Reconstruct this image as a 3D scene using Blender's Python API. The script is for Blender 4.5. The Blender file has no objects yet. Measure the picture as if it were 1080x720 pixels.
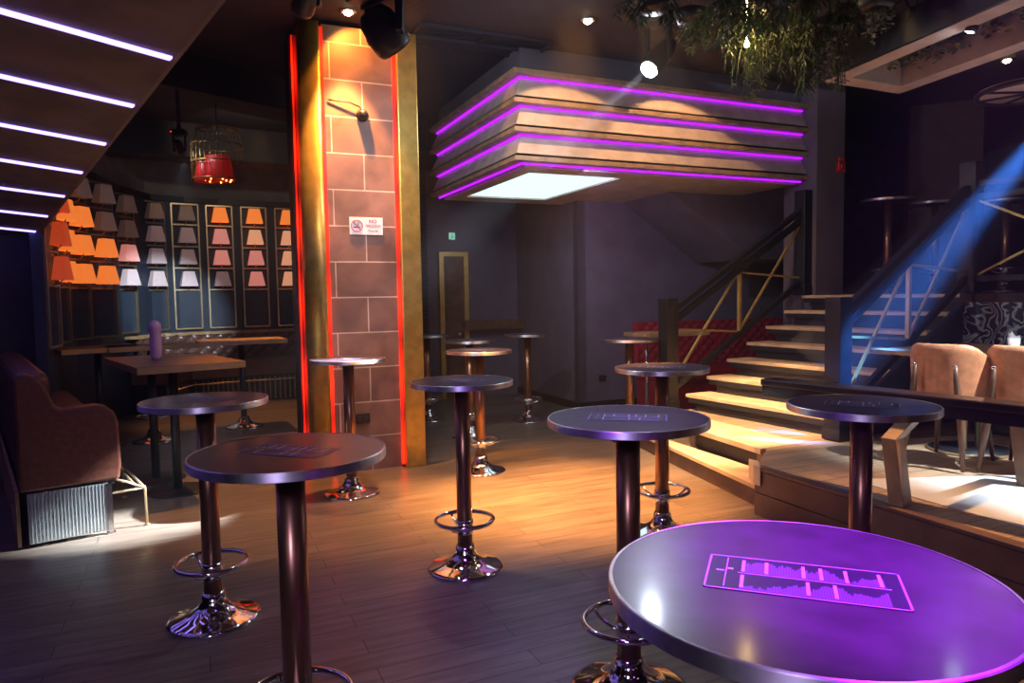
import bpy, bmesh, math, random
from mathutils import Vector, Matrix
random.seed(7)
PI = math.pi
sc = bpy.context.scene
C = sc.collection
F = 750.0; H = 1.58
cf = Vector((0, .99795, -.064)).normalized()
cr = Vector((.99986, -.00106, -.0165)).normalized()
cu = cr.cross(cf).normalized(); cr = cf.cross(cu).normalized()

def ray(px, py):
    return cf + cr*((px-540)/F) - cu*((py-360)/F)
def at(px, py, z=0.0):            # where a sight line meets a level plane
    d = ray(px, py); t = (z-H)/d.z
    return Vector((d.x*t, d.y*t, z))
def atd(px, py, y):               # where a sight line meets a given distance
    d = ray(px, py); t = y/d.y
    return Vector((d.x*t, y, H+d.z*t))
def V(*a): return Vector(a)

YAW = math.radians(24)
U = V(math.cos(YAW), math.sin(YAW), 0); W = V(-math.sin(YAW), math.cos(YAW), 0)

ROTA = .25
# ---------------------------------------------------------------- materials
def mat(name, col, rough=.5, metal=0, emit=None, es=0, coat=0, noise=None, bump=0, trans=0, alpha=1, sss=0):
    m = bpy.data.materials.new(name); m.use_nodes = True
    nt = m.node_tree; b = nt.nodes['Principled BSDF']
    b.inputs['Base Color'].default_value = (*col, 1)
    b.inputs['Roughness'].default_value = rough
    b.inputs['Metallic'].default_value = metal
    if coat: b.inputs['Coat Weight'].default_value = coat; b.inputs['Coat Roughness'].default_value = .12
    if trans: b.inputs['Transmission Weight'].default_value = trans
    if emit: b.inputs['Emission Color'].default_value = (*emit, 1); b.inputs['Emission Strength'].default_value = es
    tc = nt.nodes.new('ShaderNodeTexCoord')
    nz = nt.nodes.new('ShaderNodeTexNoise')
    sc_, amt = noise if noise else (6.0, .12)
    nz.inputs['Scale'].default_value = sc_; nz.inputs['Detail'].default_value = 4
    nt.links.new(tc.outputs['Object'], nz.inputs['Vector'])
    hi = tuple(min(1, c*(1+amt)) for c in col); lo = tuple(c*(1-amt) for c in col)
    rp = nt.nodes.new('ShaderNodeValToRGB')
    rp.color_ramp.elements[0].position = .35; rp.color_ramp.elements[0].color = (*lo, 1)
    rp.color_ramp.elements[1].position = .65; rp.color_ramp.elements[1].color = (*hi, 1)
    nt.links.new(nz.outputs['Fac'], rp.inputs['Fac'])
    nt.links.new(rp.outputs['Color'], b.inputs['Base Color'])
    if bump:
        bp = nt.nodes.new('ShaderNodeBump'); bp.inputs['Strength'].default_value = bump; bp.inputs['Distance'].default_value = .01
        nt.links.new(nz.outputs['Fac'], bp.inputs['Height']); nt.links.new(bp.outputs['Normal'], b.inputs['Normal'])
    return m

def emat(name, col, s):
    return mat(name, (.02, .02, .02), .5, emit=col, es=s)

def brickmat(name, c1, c2, cm, bw, rh, mortar, rot=(0, 0, 0), rough=.4, grain=(2, 18, 1), bump=.3, wav=.35, xz=False, offset=.5, coat=0):
    m = bpy.data.materials.new(name); m.use_nodes = True
    nt = m.node_tree; b = nt.nodes['Principled BSDF']; L = nt.links.new
    tc = nt.nodes.new('ShaderNodeTexCoord'); mp = nt.nodes.new('ShaderNodeMapping')
    mp.inputs['Rotation'].default_value = rot
    L(tc.outputs['Object'], mp.inputs['Vector'])
    vec = mp.outputs['Vector']
    if xz:
        sp = nt.nodes.new('ShaderNodeSeparateXYZ'); cb = nt.nodes.new('ShaderNodeCombineXYZ')
        L(vec, sp.inputs[0])
        ad = nt.nodes.new('ShaderNodeMath'); ad.operation = 'ADD'
        L(sp.outputs['X'], ad.inputs[0]); L(sp.outputs['Y'], ad.inputs[1])
        L(ad.outputs[0], cb.inputs['X']); L(sp.outputs['Z'], cb.inputs['Y']); vec = cb.outputs[0]
    br = nt.nodes.new('ShaderNodeTexBrick')
    br.inputs['Scale'].default_value = 1; br.inputs['Brick Width'].default_value = bw; br.inputs['Row Height'].default_value = rh
    br.inputs['Mortar Size'].default_value = mortar; br.inputs['Mortar Smooth'].default_value = .1
    br.inputs['Color1'].default_value = (*c1, 1); br.inputs['Color2'].default_value = (*c2, 1); br.inputs['Mortar'].default_value = (*cm, 1)
    br.offset = offset
    L(vec, br.inputs['Vector'])
    mp2 = nt.nodes.new('ShaderNodeMapping'); mp2.inputs['Scale'].default_value = grain
    L(vec, mp2.inputs['Vector'])
    nz = nt.nodes.new('ShaderNodeTexNoise'); nz.inputs['Scale'].default_value = 2.2; nz.inputs['Detail'].default_value = 6; nz.inputs['Distortion'].default_value = .6
    L(mp2.outputs['Vector'], nz.inputs['Vector'])
    rp = nt.nodes.new('ShaderNodeValToRGB')
    rp.color_ramp.elements[0].position = .3; rp.color_ramp.elements[0].color = (1-wav,)*3+(1,)
    rp.color_ramp.elements[1].position = .7; rp.color_ramp.elements[1].color = (1, 1, 1, 1)
    L(nz.outputs['Fac'], rp.inputs['Fac'])
    mx = nt.nodes.new('ShaderNodeMix'); mx.data_type = 'RGBA'; mx.blend_type = 'MULTIPLY'; mx.inputs['Factor'].default_value = 1
    L(br.outputs['Color'], mx.inputs[6]); L(rp.outputs['Color'], mx.inputs[7])
    L(mx.outputs[2], b.inputs['Base Color'])
    b.inputs['Roughness'].default_value = rough
    if coat: b.inputs['Coat Weight'].default_value = coat; b.inputs['Coat Roughness'].default_value = .25
    bp = nt.nodes.new('ShaderNodeBump'); bp.inputs['Strength'].default_value = bump; bp.inputs['Distance'].default_value = .004
    bp.invert = True
    mm = nt.nodes.new('ShaderNodeMath'); mm.operation = 'MULTIPLY_ADD'; mm.inputs[1].default_value = -.25
    L(nz.outputs['Fac'], mm.inputs[0]); L(br.outputs['Fac'], mm.inputs[2])
    L(mm.outputs[0], bp.inputs['Height']); L(bp.outputs['Normal'], b.inputs['Normal'])
    return m

M = {}
M['floor'] = brickmat('floor wood', (.22, .17, .135), (.16, .125, .10), (.05, .04, .035), 1.3, .14, .003, (0, 0, -YAW), .36, (1.2, 12, 1), .25, .5, coat=.12)
M['floor2'] = brickmat('platform wood', (.50, .34, .21), (.40, .27, .17), (.08, .05, .03), 1.1, .12, .003, (0, 0, -YAW), .4, (1.2, 12, 1), .2, .35)
M['stone'] = brickmat('stone blocks', (.33, .175, .135), (.23, .12, .10), (.70, .55, .50), .56, .318, .006, (0, 0, 0), .55, (1.3, 1.3, 1.3), .6, .55, xz=True)
M['tile'] = mat('pale tile', (.62, .64, .66), .3, noise=(1.5, .12))
M['wall'] = mat('taupe plaster', (.135, .112, .135), .75, noise=(3, .1), bump=.1)
M['wall_dark'] = mat('dark plaster', (.035, .03, .035), .8)
M['wall_grey'] = mat('grey plaster', (.16, .15, .15), .8)
M['wall_brown'] = mat('brown panel', (.10, .06, .05), .6)
M['blue'] = mat('dark blue panel', (.025, .038, .062), .5)
M['ceil'] = mat('ceiling paint', (.034, .028, .038), .75)
M['ceil_dark'] = mat('black ceiling parts', (.015, .012, .015), .7)
M['soffit'] = mat('plastered soffit', (.20, .155, .115), .7, noise=(3, .3))
M['soffit_edge'] = mat('soffit edge', (.26, .20, .14), .6)
M['chrome'] = mat('chrome', (.86, .86, .88), .07, 1, noise=(1, .02))
M['steel'] = mat('brushed steel', (.72, .71, .72), .2, 1, noise=(30, .08))
M['bronze'] = mat('bronze pipe', (.40, .21, .12), .3, .9, noise=(4, .1))
M['rim'] = mat('brushed table edge', (.92, .90, .92), .48, 1, noise=(30, .1))
_b = M['rim'].node_tree.nodes['Principled BSDF']; _b.inputs['Anisotropic'].default_value = .9
_t = M['rim'].node_tree.nodes.new('ShaderNodeTangent'); _t.direction_type = 'RADIAL'; _t.axis = 'Z'
M['rim'].node_tree.links.new(_t.outputs[0], _b.inputs['Tangent']); _b.inputs['Anisotropic Rotation'].default_value = ROTA
M['laminate'] = mat('dark laminate', (.050, .038, .058), .30, coat=.25, noise=(14, .25))
M['print_dark'] = mat('print dark', (.018, .016, .035), .35)
M['print_mid'] = mat('print waveform', (.15, .13, .32), .4)
M['print_light'] = mat('print light', (.50, .46, .85), .4)
M['print_white'] = mat('print white bar', (.82, .74, .74), .4)
M['gold'] = mat('brushed gold', (.62, .42, .11), .34, .8, noise=(10, .15))
M['cage'] = mat('dull gold wire', (.30, .17, .05), .4, .8)
M['gold_paint'] = mat('gold paint', (.62, .43, .13), .42, .5)
M['brass'] = mat('champagne brass', (.62, .50, .30), .35, .9)
M['black'] = mat('black paint', (.009, .009, .012), .45)
M['black_wood'] = mat('black stained wood', (.022, .016, .016), .28, coat=.3)
M['leather'] = mat('brown leather', (.13, .045, .03), .38, noise=(25, .2), bump=.15)
M['tan'] = mat('tan leather', (.55, .23, .11), .45, noise=(20, .15), bump=.1)
M['tuft'] = mat('tufted brown leather', (.12, .06, .045), .3)
M['red'] = mat('red tufted leather', (.42, .015, .035), .35)
M['mirror'] = mat('ribbed metal', (.6, .66, .68), .3, .6)
M['wood'] = mat('oak veneer', (.42, .26, .13), .45, noise=(8, .25))
M['wood_dark'] = mat('walnut veneer', (.13, .065, .035), .4, noise=(8, .25))
M['tread'] = mat('pale oak tread', (.62, .45, .28), .42, noise=(5, .2))
M['riser'] = mat('dark riser', (.010, .010, .012), .6)
M['curb'] = mat('brown curb boards', (.13, .07, .05), .4, noise=(6, .2))
M['white'] = mat('white enamel', (.8, .8, .82), .4)
M['cream'] = mat('cream slat', (.60, .50, .40), .5)
M['lip'] = mat('wooden lip', (.40, .27, .17), .5, noise=(8, .2))
M['leaf'] = mat('fern green', (.035, .055, .012), .55, noise=(5, .4))
M['leaf2'] = mat('ivy green', (.07, .10, .025), .5, noise=(5, .4))
M['leaf3'] = mat('silvery green', (.12, .14, .10), .5, noise=(5, .3))
M['redplastic'] = mat('red plastic', (.6, .02, .02), .35)
M['lilac'] = mat('lilac glass', (.62, .36, .55), .25)
M['paper'] = mat('white paper', (.85, .83, .85), .6)
M['beam_wood'] = mat('pale beam', (.52, .42, .36), .55)
M['sign_red'] = mat('sign red', (.6, .08, .14), .5)
M['sign_black'] = mat('sign black', (.02, .02, .03), .5)
M['sign_blue'] = mat('sign blue', (.08, .08, .35), .5)
M['shade_red'] = mat('red lampshade', (.25, .004, .004), .5, emit=(1, .02, .005), es=.12)
M['led_purple'] = emat('purple LED', (.40, .006, 1), 1.9)
M['led_blue'] = emat('violet LED', (.30, .20, 1), 5.5)
M['light_panel'] = emat('lit diffuser', (.66, .93, 1), 1.35)
M['bulb_warm'] = emat('warm bulb', (1, .78, .45), 40)
M['bulb_white'] = emat('white lens', (.75, .85, 1), 350)
M['bulb_dot'] = emat('amber dots', (1, .45, .08), 6)
M['exit'] = emat('exit sign', (.25, .8, .5), .7)
M['led_redeye'] = emat('red status light', (1, .03, .02), 3)

def led_red():
    m = bpy.data.materials.new('red LED modules'); m.use_nodes = True
    nt = m.node_tree; b = nt.nodes['Principled BSDF']; L = nt.links.new
    tc = nt.nodes.new('ShaderNodeTexCoord'); sp = nt.nodes.new('ShaderNodeSeparateXYZ')
    L(tc.outputs['Object'], sp.inputs[0])
    a = nt.nodes.new('ShaderNodeMath'); a.operation = 'MULTIPLY'; a.inputs[1].default_value = 9.2
    L(sp.outputs['Z'], a.inputs[0])
    s = nt.nodes.new('ShaderNodeMath'); s.operation = 'SINE'; L(a.outputs[0], s.inputs[0])
    k = nt.nodes.new('ShaderNodeMath'); k.operation = 'MULTIPLY_ADD'; k.inputs[1].default_value = 2.0; k.inputs[2].default_value = 2.8
    L(s.outputs[0], k.inputs[0])
    b.inputs['Base Color'].default_value = (.05, 0, 0, 1)
    b.inputs['Emission Color'].default_value = (1, .012, .002, 1)
    L(k.outputs[0], b.inputs['Emission Strength'])
    return m
M['led_red'] = led_red()

def shade_mat(name, col, e, s):
    # thin fabric shade, no bulb inside; the bulb glow is put in as even emission
    m = mat(name, col, .8, noise=(40, .06))
    nt = m.node_tree; b = nt.nodes['Principled BSDF']
    b.inputs['Emission Color'].default_value = (*e, 1); b.inputs['Emission Strength'].default_value = s
    return m
M['sh_orange'] = shade_mat('orange lit shade', (.75, .35, .15), (1, .22, .03), .75)
M['sh_red'] = shade_mat('red lit shade', (.6, .15, .08), (1, .10, .02), .35)
M['sh_peach'] = shade_mat('peach lit shade', (.8, .5, .35), (1, .42, .22), .55)
M['sh_pink'] = shade_mat('pink lit shade', (.8, .5, .45), (1, .30, .24), .45)
M['sh_pale'] = shade_mat('pale shade', (.75, .62, .62), (1, .55, .55), .06)
M['sh_dim'] = shade_mat('unlit beige shade', (.62, .48, .40), (1, .5, .3), .015)

def leafpaper():
    m = bpy.data.materials.new('leaf wallpaper'); m.use_nodes = True
    nt = m.node_tree; b = nt.nodes['Principled BSDF']; L = nt.links.new
    tc = nt.nodes.new('ShaderNodeTexCoord'); nz = nt.nodes.new('ShaderNodeTexNoise'); nz.inputs['Scale'].default_value = 3
    L(tc.outputs['Object'], nz.inputs['Vector'])
    mx = nt.nodes.new('ShaderNodeMix'); mx.data_type = 'RGBA'; mx.inputs['Factor'].default_value = .35
    L(tc.outputs['Object'], mx.inputs[6]); L(nz.outputs['Color'], mx.inputs[7])
    w = nt.nodes.new('ShaderNodeTexWave'); w.inputs['Scale'].default_value = 11; w.inputs['Distortion'].default_value = 12; w.inputs['Detail'].default_value = 1
    L(mx.outputs[2], w.inputs['Vector'])
    rp = nt.nodes.new('ShaderNodeValToRGB'); e = rp.color_ramp.elements
    e[0].position = .45; e[0].color = (.012, .015, .03, 1); e[1].position = .6; e[1].color = (.30, .27, .42, 1)
    q = rp.color_ramp.elements.new(.8); q.color = (.08, .22, .18, 1)
    q = rp.color_ramp.elements.new(.95); q.color = (.5, .5, .45, 1)
    L(w.outputs['Color'], rp.inputs['Fac']); L(rp.outputs['Color'], b.inputs['Base Color'])
    b.inputs['Roughness'].default_value = .6
    return m
M['leafpaper'] = leafpaper()

# ---------------------------------------------------------------- mesh kit
class MB:
    def __init__(s): s.bm = bmesh.new(); s.mi = 0
    def _f(s, fs):
        for f in fs: f.material_index = s.mi
    def verts(s, vs): return [s.bm.verts.new(v) for v in vs]
    def face(s, vs, smooth=False):
        try:
            f = s.bm.faces.new(vs); f.material_index = s.mi; f.smooth = smooth; return f
        except ValueError: return None
    def box(s, c, size, rz=0, rot=None, taper=1):
        m = rot if rot else Matrix.Rotation(rz, 3, 'Z')
        hx, hy, hz = size[0]/2, size[1]/2, size[2]/2
        vs = []
        for z in (-1, 1):
            k = taper if z < 0 else 1
            for x, y in ((-1, -1), (1, -1), (1, 1), (-1, 1)):
                vs.append(s.bm.verts.new(Vector(c) + m @ Vector((x*hx*k, y*hy*k, z*hz))))
        for q in ((3, 2, 1, 0), (4, 5, 6, 7), (0, 1, 5, 4), (1, 2, 6, 5), (2, 3, 7, 6), (3, 0, 4, 7)):
            s.face([vs[i] for i in q])
        return s
    def bar(s, a, b, w, h=None, up=V(0, 0, 1)):
        a = Vector(a); b = Vector(b); h = h or w
        d = (b-a); L = d.length; d.normalize()
        if abs(d.dot(up)) > .99: up = V(0, 1, 0)
        x = d.cross(up).normalized(); z = x.cross(d).normalized()
        m = Matrix((x, d, z)).transposed()
        return s.box((a+b)/2, (w, L, h), rot=m)
    def lathe(s, prof, n=40, c=(0, 0, 0), cap=True, rot=None):
        c = Vector(c); rings = []
        for r, z in prof:
            if r < 1e-6:
                v = Vector((0, 0, z)); v = rot @ v if rot else v
                rings.append([s.bm.verts.new(c+v)])
            else:
                ring = []
                for i in range(n):
                    v = Vector((r*math.cos(2*PI*i/n), r*math.sin(2*PI*i/n), z)); v = rot @ v if rot else v
                    ring.append(s.bm.verts.new(c+v))
                rings.append(ring)
        for A, B in zip(rings, rings[1:]):
            if len(A) == 1 and len(B) == 1: continue
            for i in range(n):
                j = (i+1) % n
                if len(A) == 1: s.face([A[0], B[j], B[i]][::-1], True)
                elif len(B) == 1: s.face([A[i], A[j], B[0]], True)
                else: s.face([A[i], A[j], B[j], B[i]], True)
        if cap:
            if len(rings[0]) > 1: s.face(rings[0][::-1])
            if len(rings[-1]) > 1: s.face(rings[-1])
        return s
    def tube(s, pts, r, n=10, closed=False, rads=None):
        pts = [Vector(p) for p in pts]; N = len(pts); rings = []
        for i, p in enumerate(pts):
            if closed: t = pts[(i+1) % N]-pts[i-1]
            else: t = pts[min(i+1, N-1)]-pts[max(i-1, 0)]
            t.normalize()
            up = V(0, 0, 1) if abs(t.z) < .9 else V(1, 0, 0)
            x = t.cross(up).normalized(); y = x.cross(t).normalized()
            rr = rads[i] if rads else r
            rings.append([s.bm.verts.new(p+x*rr*math.cos(2*PI*k/n)+y*rr*math.sin(2*PI*k/n)) for k in range(n)])
        rg = range(N) if closed else range(N-1)
        for i in rg:
            A = rings[i]; B = rings[(i+1) % N]
            for k in range(n): s.face([A[k], A[(k+1) % n], B[(k+1) % n], B[k]], True)
        if not closed: s.face(rings[0][::-1]); s.face(rings[-1])
        return s
    def prism(s, poly, ext, smooth=False):     # a polygon of points swept by a vector
        ext = Vector(ext); A = s.verts([Vector(p) for p in poly]); B = s.verts([Vector(p)+ext for p in poly])
        n = len(A)
        s.face(A[::-1]); s.face(B)
        for i in range(n): s.face([A[i], A[(i+1) % n], B[(i+1) % n], B[i]], smooth)
        return s
    def build(s, name, m, parent=None, loc=None, rz=0, bevel=0, sub=0, smooth=False):
        bmesh.ops.recalc_face_normals(s.bm, faces=s.bm.faces[:])
        me = bpy.data.meshes.new(name); s.bm.to_mesh(me); s.bm.free()
        o = bpy.data.objects.new(name, me); C.objects.link(o)
        for k in (m if isinstance(m, (list, tuple)) else [m]): me.materials.append(M[k] if isinstance(k, str) else k)
        if parent: o.parent = parent
        if loc is not None: o.location = loc
        if rz: o.rotation_euler = (0, 0, rz)
        if smooth:
            for p in me.polygons: p.use_smooth = True
        if bevel:
            b = o.modifiers.new('bevel', 'BEVEL'); b.width = bevel; b.segments = 2; b.limit_method = 'ANGLE'
        if sub:
            b = o.modifiers.new('sub', 'SUBSURF'); b.levels = sub; b.render_levels = sub
        return o

def tag(o, label, cat, group=None, kind=None):
    o['label'] = label; o['category'] = cat
    if group: o['group'] = group
    if kind: o['kind'] = kind
    return o
def empty(name, loc=(0, 0, 0), rz=0, label=None, cat=None, group=None):
    o = bpy.data.objects.new(name, None); C.objects.link(o)
    o.location = loc; o.rotation_euler = (0, 0, rz); o.empty_display_size = .1
    if label: tag(o, label, cat, group)
    return o
def struct(o): o['kind'] = 'structure'; return o
def copy_tree(o, parent=None):
    c = o.copy(); C.objects.link(c)
    if parent: c.parent = parent
    for ch in list(o.children): copy_tree(ch, c)
    return c
def textmesh(body, size, m, parent, loc, rot, name='lettering', align='CENTER'):
    cu_ = bpy.data.curves.new(name, 'FONT'); cu_.body = body; cu_.size = size; cu_.extrude = .0006; cu_.align_x = align; cu_.offset = size*.012
    t = bpy.data.objects.new(name, cu_); C.objects.link(t)
    bpy.context.view_layer.update()
    me = bpy.data.meshes.new_from_object(t.evaluated_get(bpy.context.evaluated_depsgraph_get()))
    bpy.data.objects.remove(t)
    me.materials.clear(); me.materials.append(M[m])
    o = bpy.data.objects.new(name, me); C.objects.link(o); o.parent = parent; o.location = loc; o.rotation_euler = rot
    return o

# ---------------------------------------------------------------- room shell
CEIL = 4.0
def quadslab(name, pts, z0, z1, m):
    b = MB(); b.prism([V(p[0], p[1], z0) for p in pts], V(0, 0, z1-z0)); return struct(b.build(name, m))
quadslab('floor', [(-9, -1.5), (6, -1.5), (6, 15), (-9, 15)], -.1, 0, 'floor')
quadslab('ceiling', [(-9, -1.5), (9, -1.5), (9, 15), (-9, 15)], CEIL, CEIL+.1, 'ceil')
def wall(name, a, b, z0, z1, m, th=.12, side=1):
    a = V(a[0], a[1], 0); b = V(b[0], b[1], 0); d = (b-a).normalized(); n = V(-d.y, d.x, 0)*side*th
    k = MB(); k.prism([a+V(0, 0, z0), b+V(0, 0, z0), b+n+V(0, 0, z0), a+n+V(0, 0, z0)], V(0, 0, z1-z0))
    return struct(k.build(name, m))

pA = at(611, 432, 0); pB = at(553, 413, 0)
pA = V(.91, 9.71, 0); pB = pA + W*2.0
wall('wall_right', pA+U*0, pA+U*4.6, 0, CEIL, 'wall')
wall('wall_side', pA+U*.12, pB+U*.12, 0, CEIL, 'wall', th=.12)
pC = pB - U*1.62
# back wall with a doorway
wall('wall_back', pB+U*.1, pC, 0, CEIL, 'wall', side=-1)
wall('wall_return', pC, pC+W*2.2, 0, CEIL, 'wall_dark', side=-1)
# far shell, dark
wall('wall_rear', (-8, 14.2), (9, 14.2), 0, CEIL, 'wall_dark')
wall('wall_left', (-8.6, -1), (-8.6, 14.2), 0, CEIL, 'wall_dark')
wall('wall_front', (-9, -1.3), (9, -1.3), 0, CEIL, 'wall_dark', side=-1)
wall('wall_far_right', (8.6, -1.3), (8.6, 14), 0, CEIL, 'wall_dark', side=-1)
# skirting along the right wall
k = MB(); k.prism([pA-W*.02, pA-W*.0, pA+U*4.4, pA+U*4.4-W*.02], V(0, 0, .1)); struct(k.build('baseboard_right', 'black'))
k = MB(); k.prism([pA-U*.02, pA, pB, pB-U*.02], V(0, 0, .1)); struct(k.build('baseboard_side', 'black'))
# slanted underside of the upper flight, against the right wall
fo = pA - W*.0
q1 = atd(683, 187, 9.0); q2 = atd(795, 273, 9.45); q3 = q2+U*1.3; q4 = V(q3.x, q3.y, CEIL); q5 = V(q1.x, q1.y, CEIL)-U*.0
q0 = V(q1.x, q1.y, 0)-U*1.15; q0 = V(q0.x, q0.y, q1.z+.75)
k = MB()
A = [q0, q2, q3, V(q3.x, q3.y, CEIL), V(q0.x, q0.y, CEIL)]
k.prism(A, W*1.35); struct(k.build('trim_1', 'wall'))

# ---------------------------------------------------------------- door, exit sign
dn = -W
dc = pB - U*1.10
dr = empty('service_door', dc-W*.01, YAW, 'narrow gold framed wooden door in the rear wall beyond the bar tables', 'door')
k = MB(); k.box((-.2, -.03, 1.1), (.07, .08, 2.2)); k.box((.2, -.03, 1.1), (.07, .08, 2.2)); k.box((0, -.03, 2.235), (.47, .08, .07)); k.build('door_frame', 'gold_paint', dr)
k = MB(); k.box((0, -.015, 1.1), (.33, .04, 2.19)); k.mi = 1
for z in (.55, 1.6): k.box((0, -.04, z), (.22, .012, .85))
lf = k.build('door_leaf', ['wood_dark', 'wood_dark'], dr)
k = MB(); k.lathe([(.012, 0), (.012, .04), (.028, .05), (.03, .065), (.018, .08), (0, .082)], 16, rot=Matrix.Rotation(PI/2, 3, 'X')); k.build('door_knob', 'brass', lf, loc=(.07, -.035, 1.0))
ex = atd(477, 249, 10.9)
ex = pB - U*1.11 - W*.03; ex = V(ex.x, ex.y, atd(477, 249, ex.y).z)
k = MB(); k.box((0, 0, 0), (.11, .03, .12)); k.mi = 1; k.box((0, -.016, 0), (.09, .004, .095)); k.mi = 2
k.bar((-.02, -.02, -.03), (.0, -.02, .0), .012); k.bar((.0, -.02, .0), (.015, -.02, -.03), .012); k.bar((0, -.02, 0), (0, -.02, .025), .015); k.box((0, -.02, .035), (.012, .004, .012))
tag(k.build('exit_sign', ['white', 'exit', 'white'], loc=ex, rz=YAW), 'small green running figure exit sign above the gold framed door', 'sign')
# small shelf on wall behind far tables
s1 = pB-U*.9-W*.12; 
k = MB(); k.box((0, 0, 0), (.95, .2, .12)); k.box((0, -.11, 0), (.99, .02, .16))
tag(k.build('wall_shelf', 'wood_dark', loc=V(pB.x, pB.y, 1.14)-U*.5-W*.12, rz=YAW, bevel=.005), 'dark wooden box ledge on the wall behind the farthest bar table', 'shelf')
k = MB(); k.box((0, 0, 0), (.11, .012, .08)); k.mi = 1; k.box((0, -.008, 0), (.05, .006, .05))
so = V(1.25, 9.84, .42)
tag(k.build('wall_socket', ['black', 'sign_black'], loc=so, rz=YAW, bevel=.003), 'black wall socket low on the purple wall', 'socket')

# ---------------------------------------------------------------- louvred canopy
c0 = at(545, 167, 2.9); LU = 3.75; LW = 2.65
can = empty('stepped_canopy', c0, YAW, 'large stepped slatted ceiling canopy with purple LED lines and a glowing square underneath', 'canopy')
PH = .275
def ringquad(k, o0, z0, o1, z1):       # a sloping band round front and left faces
    a = [V(-o0, -o0, z0), V(LU, -o0, z0), V(LU, -o1, z1), V(-o1, -o1, z1)]
    k.face(k.verts(a))
    a = [V(-o0, -o0, z0), V(-o1, -o1, z1), V(-o1, LW, z1), V(-o0, LW, z0)]
    k.face(k.verts(a))
for i in range(3):
    zb = i*PH+.02
    k = MB()   # slat: leans out towards its foot
    o0, o1 = .0, -.11
    ringquad(k, o0, zb+.035, o1, zb+PH-.02)
    ringquad(k, o1-.02, zb+PH-.02, o0-.02, zb+.035)
    ringquad(k, o1, zb+PH-.02, o1-.02, zb+PH-.02)
    k.build('slat', 'cream', can)
for i in range(4):
    zb = i*PH
    k = MB()
    e = .03
    k.prism([V(-e, -e, zb-.018), V(LU, -e, zb-.018), V(LU, .16, zb-.018), V(.16, .16, zb-.018), V(.16, LW, zb-.018), V(-e, LW, zb-.018)], V(0, 0, .045))
    k.build('lip', 'lip', can, bevel=.004)
for i in range(4):
    zb = i*PH-.02
    k = MB(); o = .075 if i else .09
    k.box((LU/2+o/2, o, zb-.008), (LU-o, .02, .016)); k.box((o, LW/2+o/2, zb-.008), (.02, LW-o, .016))
    k.build('led_strip', 'led_purple', can)
k = MB(); k.prism([V(.13, .13, 0), V(LU, .13, 0), V(LU, LW, 0), V(.13, LW, 0)], V(0, 0, PH*3.0+.02)); k.build('core', 'wall', can)
# bottom board with opening for the light panel
k = MB(); px0, px1, py0, py1 = .33, 1.45, .42, 2.28
zz = -.05
for x0, x1, y0, y1 in ((.16, px0, .16, LW), (px1, LU, .16, LW), (px0, px1, .16, py0), (px0, px1, py1, LW)):
    k.box(((x0+x1)/2, (y0+y1)/2, zz+.02), (x1-x0, y1-y0, .04))
k.build('bottom_board', 'cream', can)
k = MB(); k.box(((px0+px1)/2, (py0+py1)/2, zz+.03), (px1-px0, py1-py0, .02)); k.build('light_panel', 'light_panel', can)
# bulkhead above canopy
k = MB(); k.prism([c0+V(0, 0, .85)+U*.1+W*.1, c0+V(0, 0, .85)+U*LU+W*.1, c0+V(0, 0, .85)+U*LU+W*LW, c0+V(0, 0, .85)+U*.1+W*LW], V(0, 0, CEIL-c0.z-.85)); struct(k.build('trim_2', 'wall'))
# square pillar closing the canopy on the right
pil = c0+U*(LU+.22)+W*.1
k = MB(); k.box((pil.x, pil.y, 2), (.44, .5, 4), YAW); struct(k.build('wall_pillar', 'wall'))
al = atd(875, 178, 8.55)
k = MB(); k.box((0, 0, 0), (.11, .05, .12)); k.box((0, -.03, 0), (.06, .02, .06)); k.box((.0, -.0, .09), (.07, .04, .05))
tag(k.build('fire_alarm', 'redplastic', loc=V(pil.x, pil.y, al.z)+U*.13-W*.275, rz=YAW, bevel=.008), 'small red fire alarm sounder on the square pillar', 'alarm')

# ---------------------------------------------------------------- stone column
cb = at(390, 496, 0)
col = empty('stone_column', cb+W*.31, YAW, 'stone block column edged with gold panels and red light strips', 'column')
CW = .62
k = MB(); k.box((0, 0, 1.98), (CW, CW, 3.96)); k.build('stone_core', 'stone', col)
k = MB(); k.box((CW/2+.12, -.0, 1.98), (.19, CW+.12, 3.96)); k.build('gold_panel', 'gold', col, bevel=.012)
# left: rounded gold casing
k = MB(); pts = []
for i in range(13):
    a = -PI/2 - PI/2*i/12
    pts.append(V(-CW/2-.03+.17*math.cos(a), -.20+.17*math.sin(a), 0))
pts = [V(-CW/2-.03, -.37, 0)] + pts + [V(-CW/2-.20, CW/2, 0), V(-CW/2-.03, CW/2, 0)]
k.prism(pts[1:], V(0, 0, 3.96), True); o_ = k.build('gold_casing', 'gold', col)
k = MB(); k.box((CW/2+.008, -CW/2-.008, 1.98), (.024, .02, 3.9)); k.build('led_strip', 'led_red', col)
k = MB(); k.box((-CW/2-.008, -CW/2-.012, 1.98), (.028, .02, 3.9)); k.build('led_strip', 'led_red', col)
k = MB(); k.box((-CW/2-.215, -.02, 1.98), (.014, .02, 3.9)); k.build('led_strip', 'led_red', col)
k = MB(); k.box((-CW/2-.225, .15, 1.98), (.03, .3, 3.96)); k.build('edge_trim', 'black', col)
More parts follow.
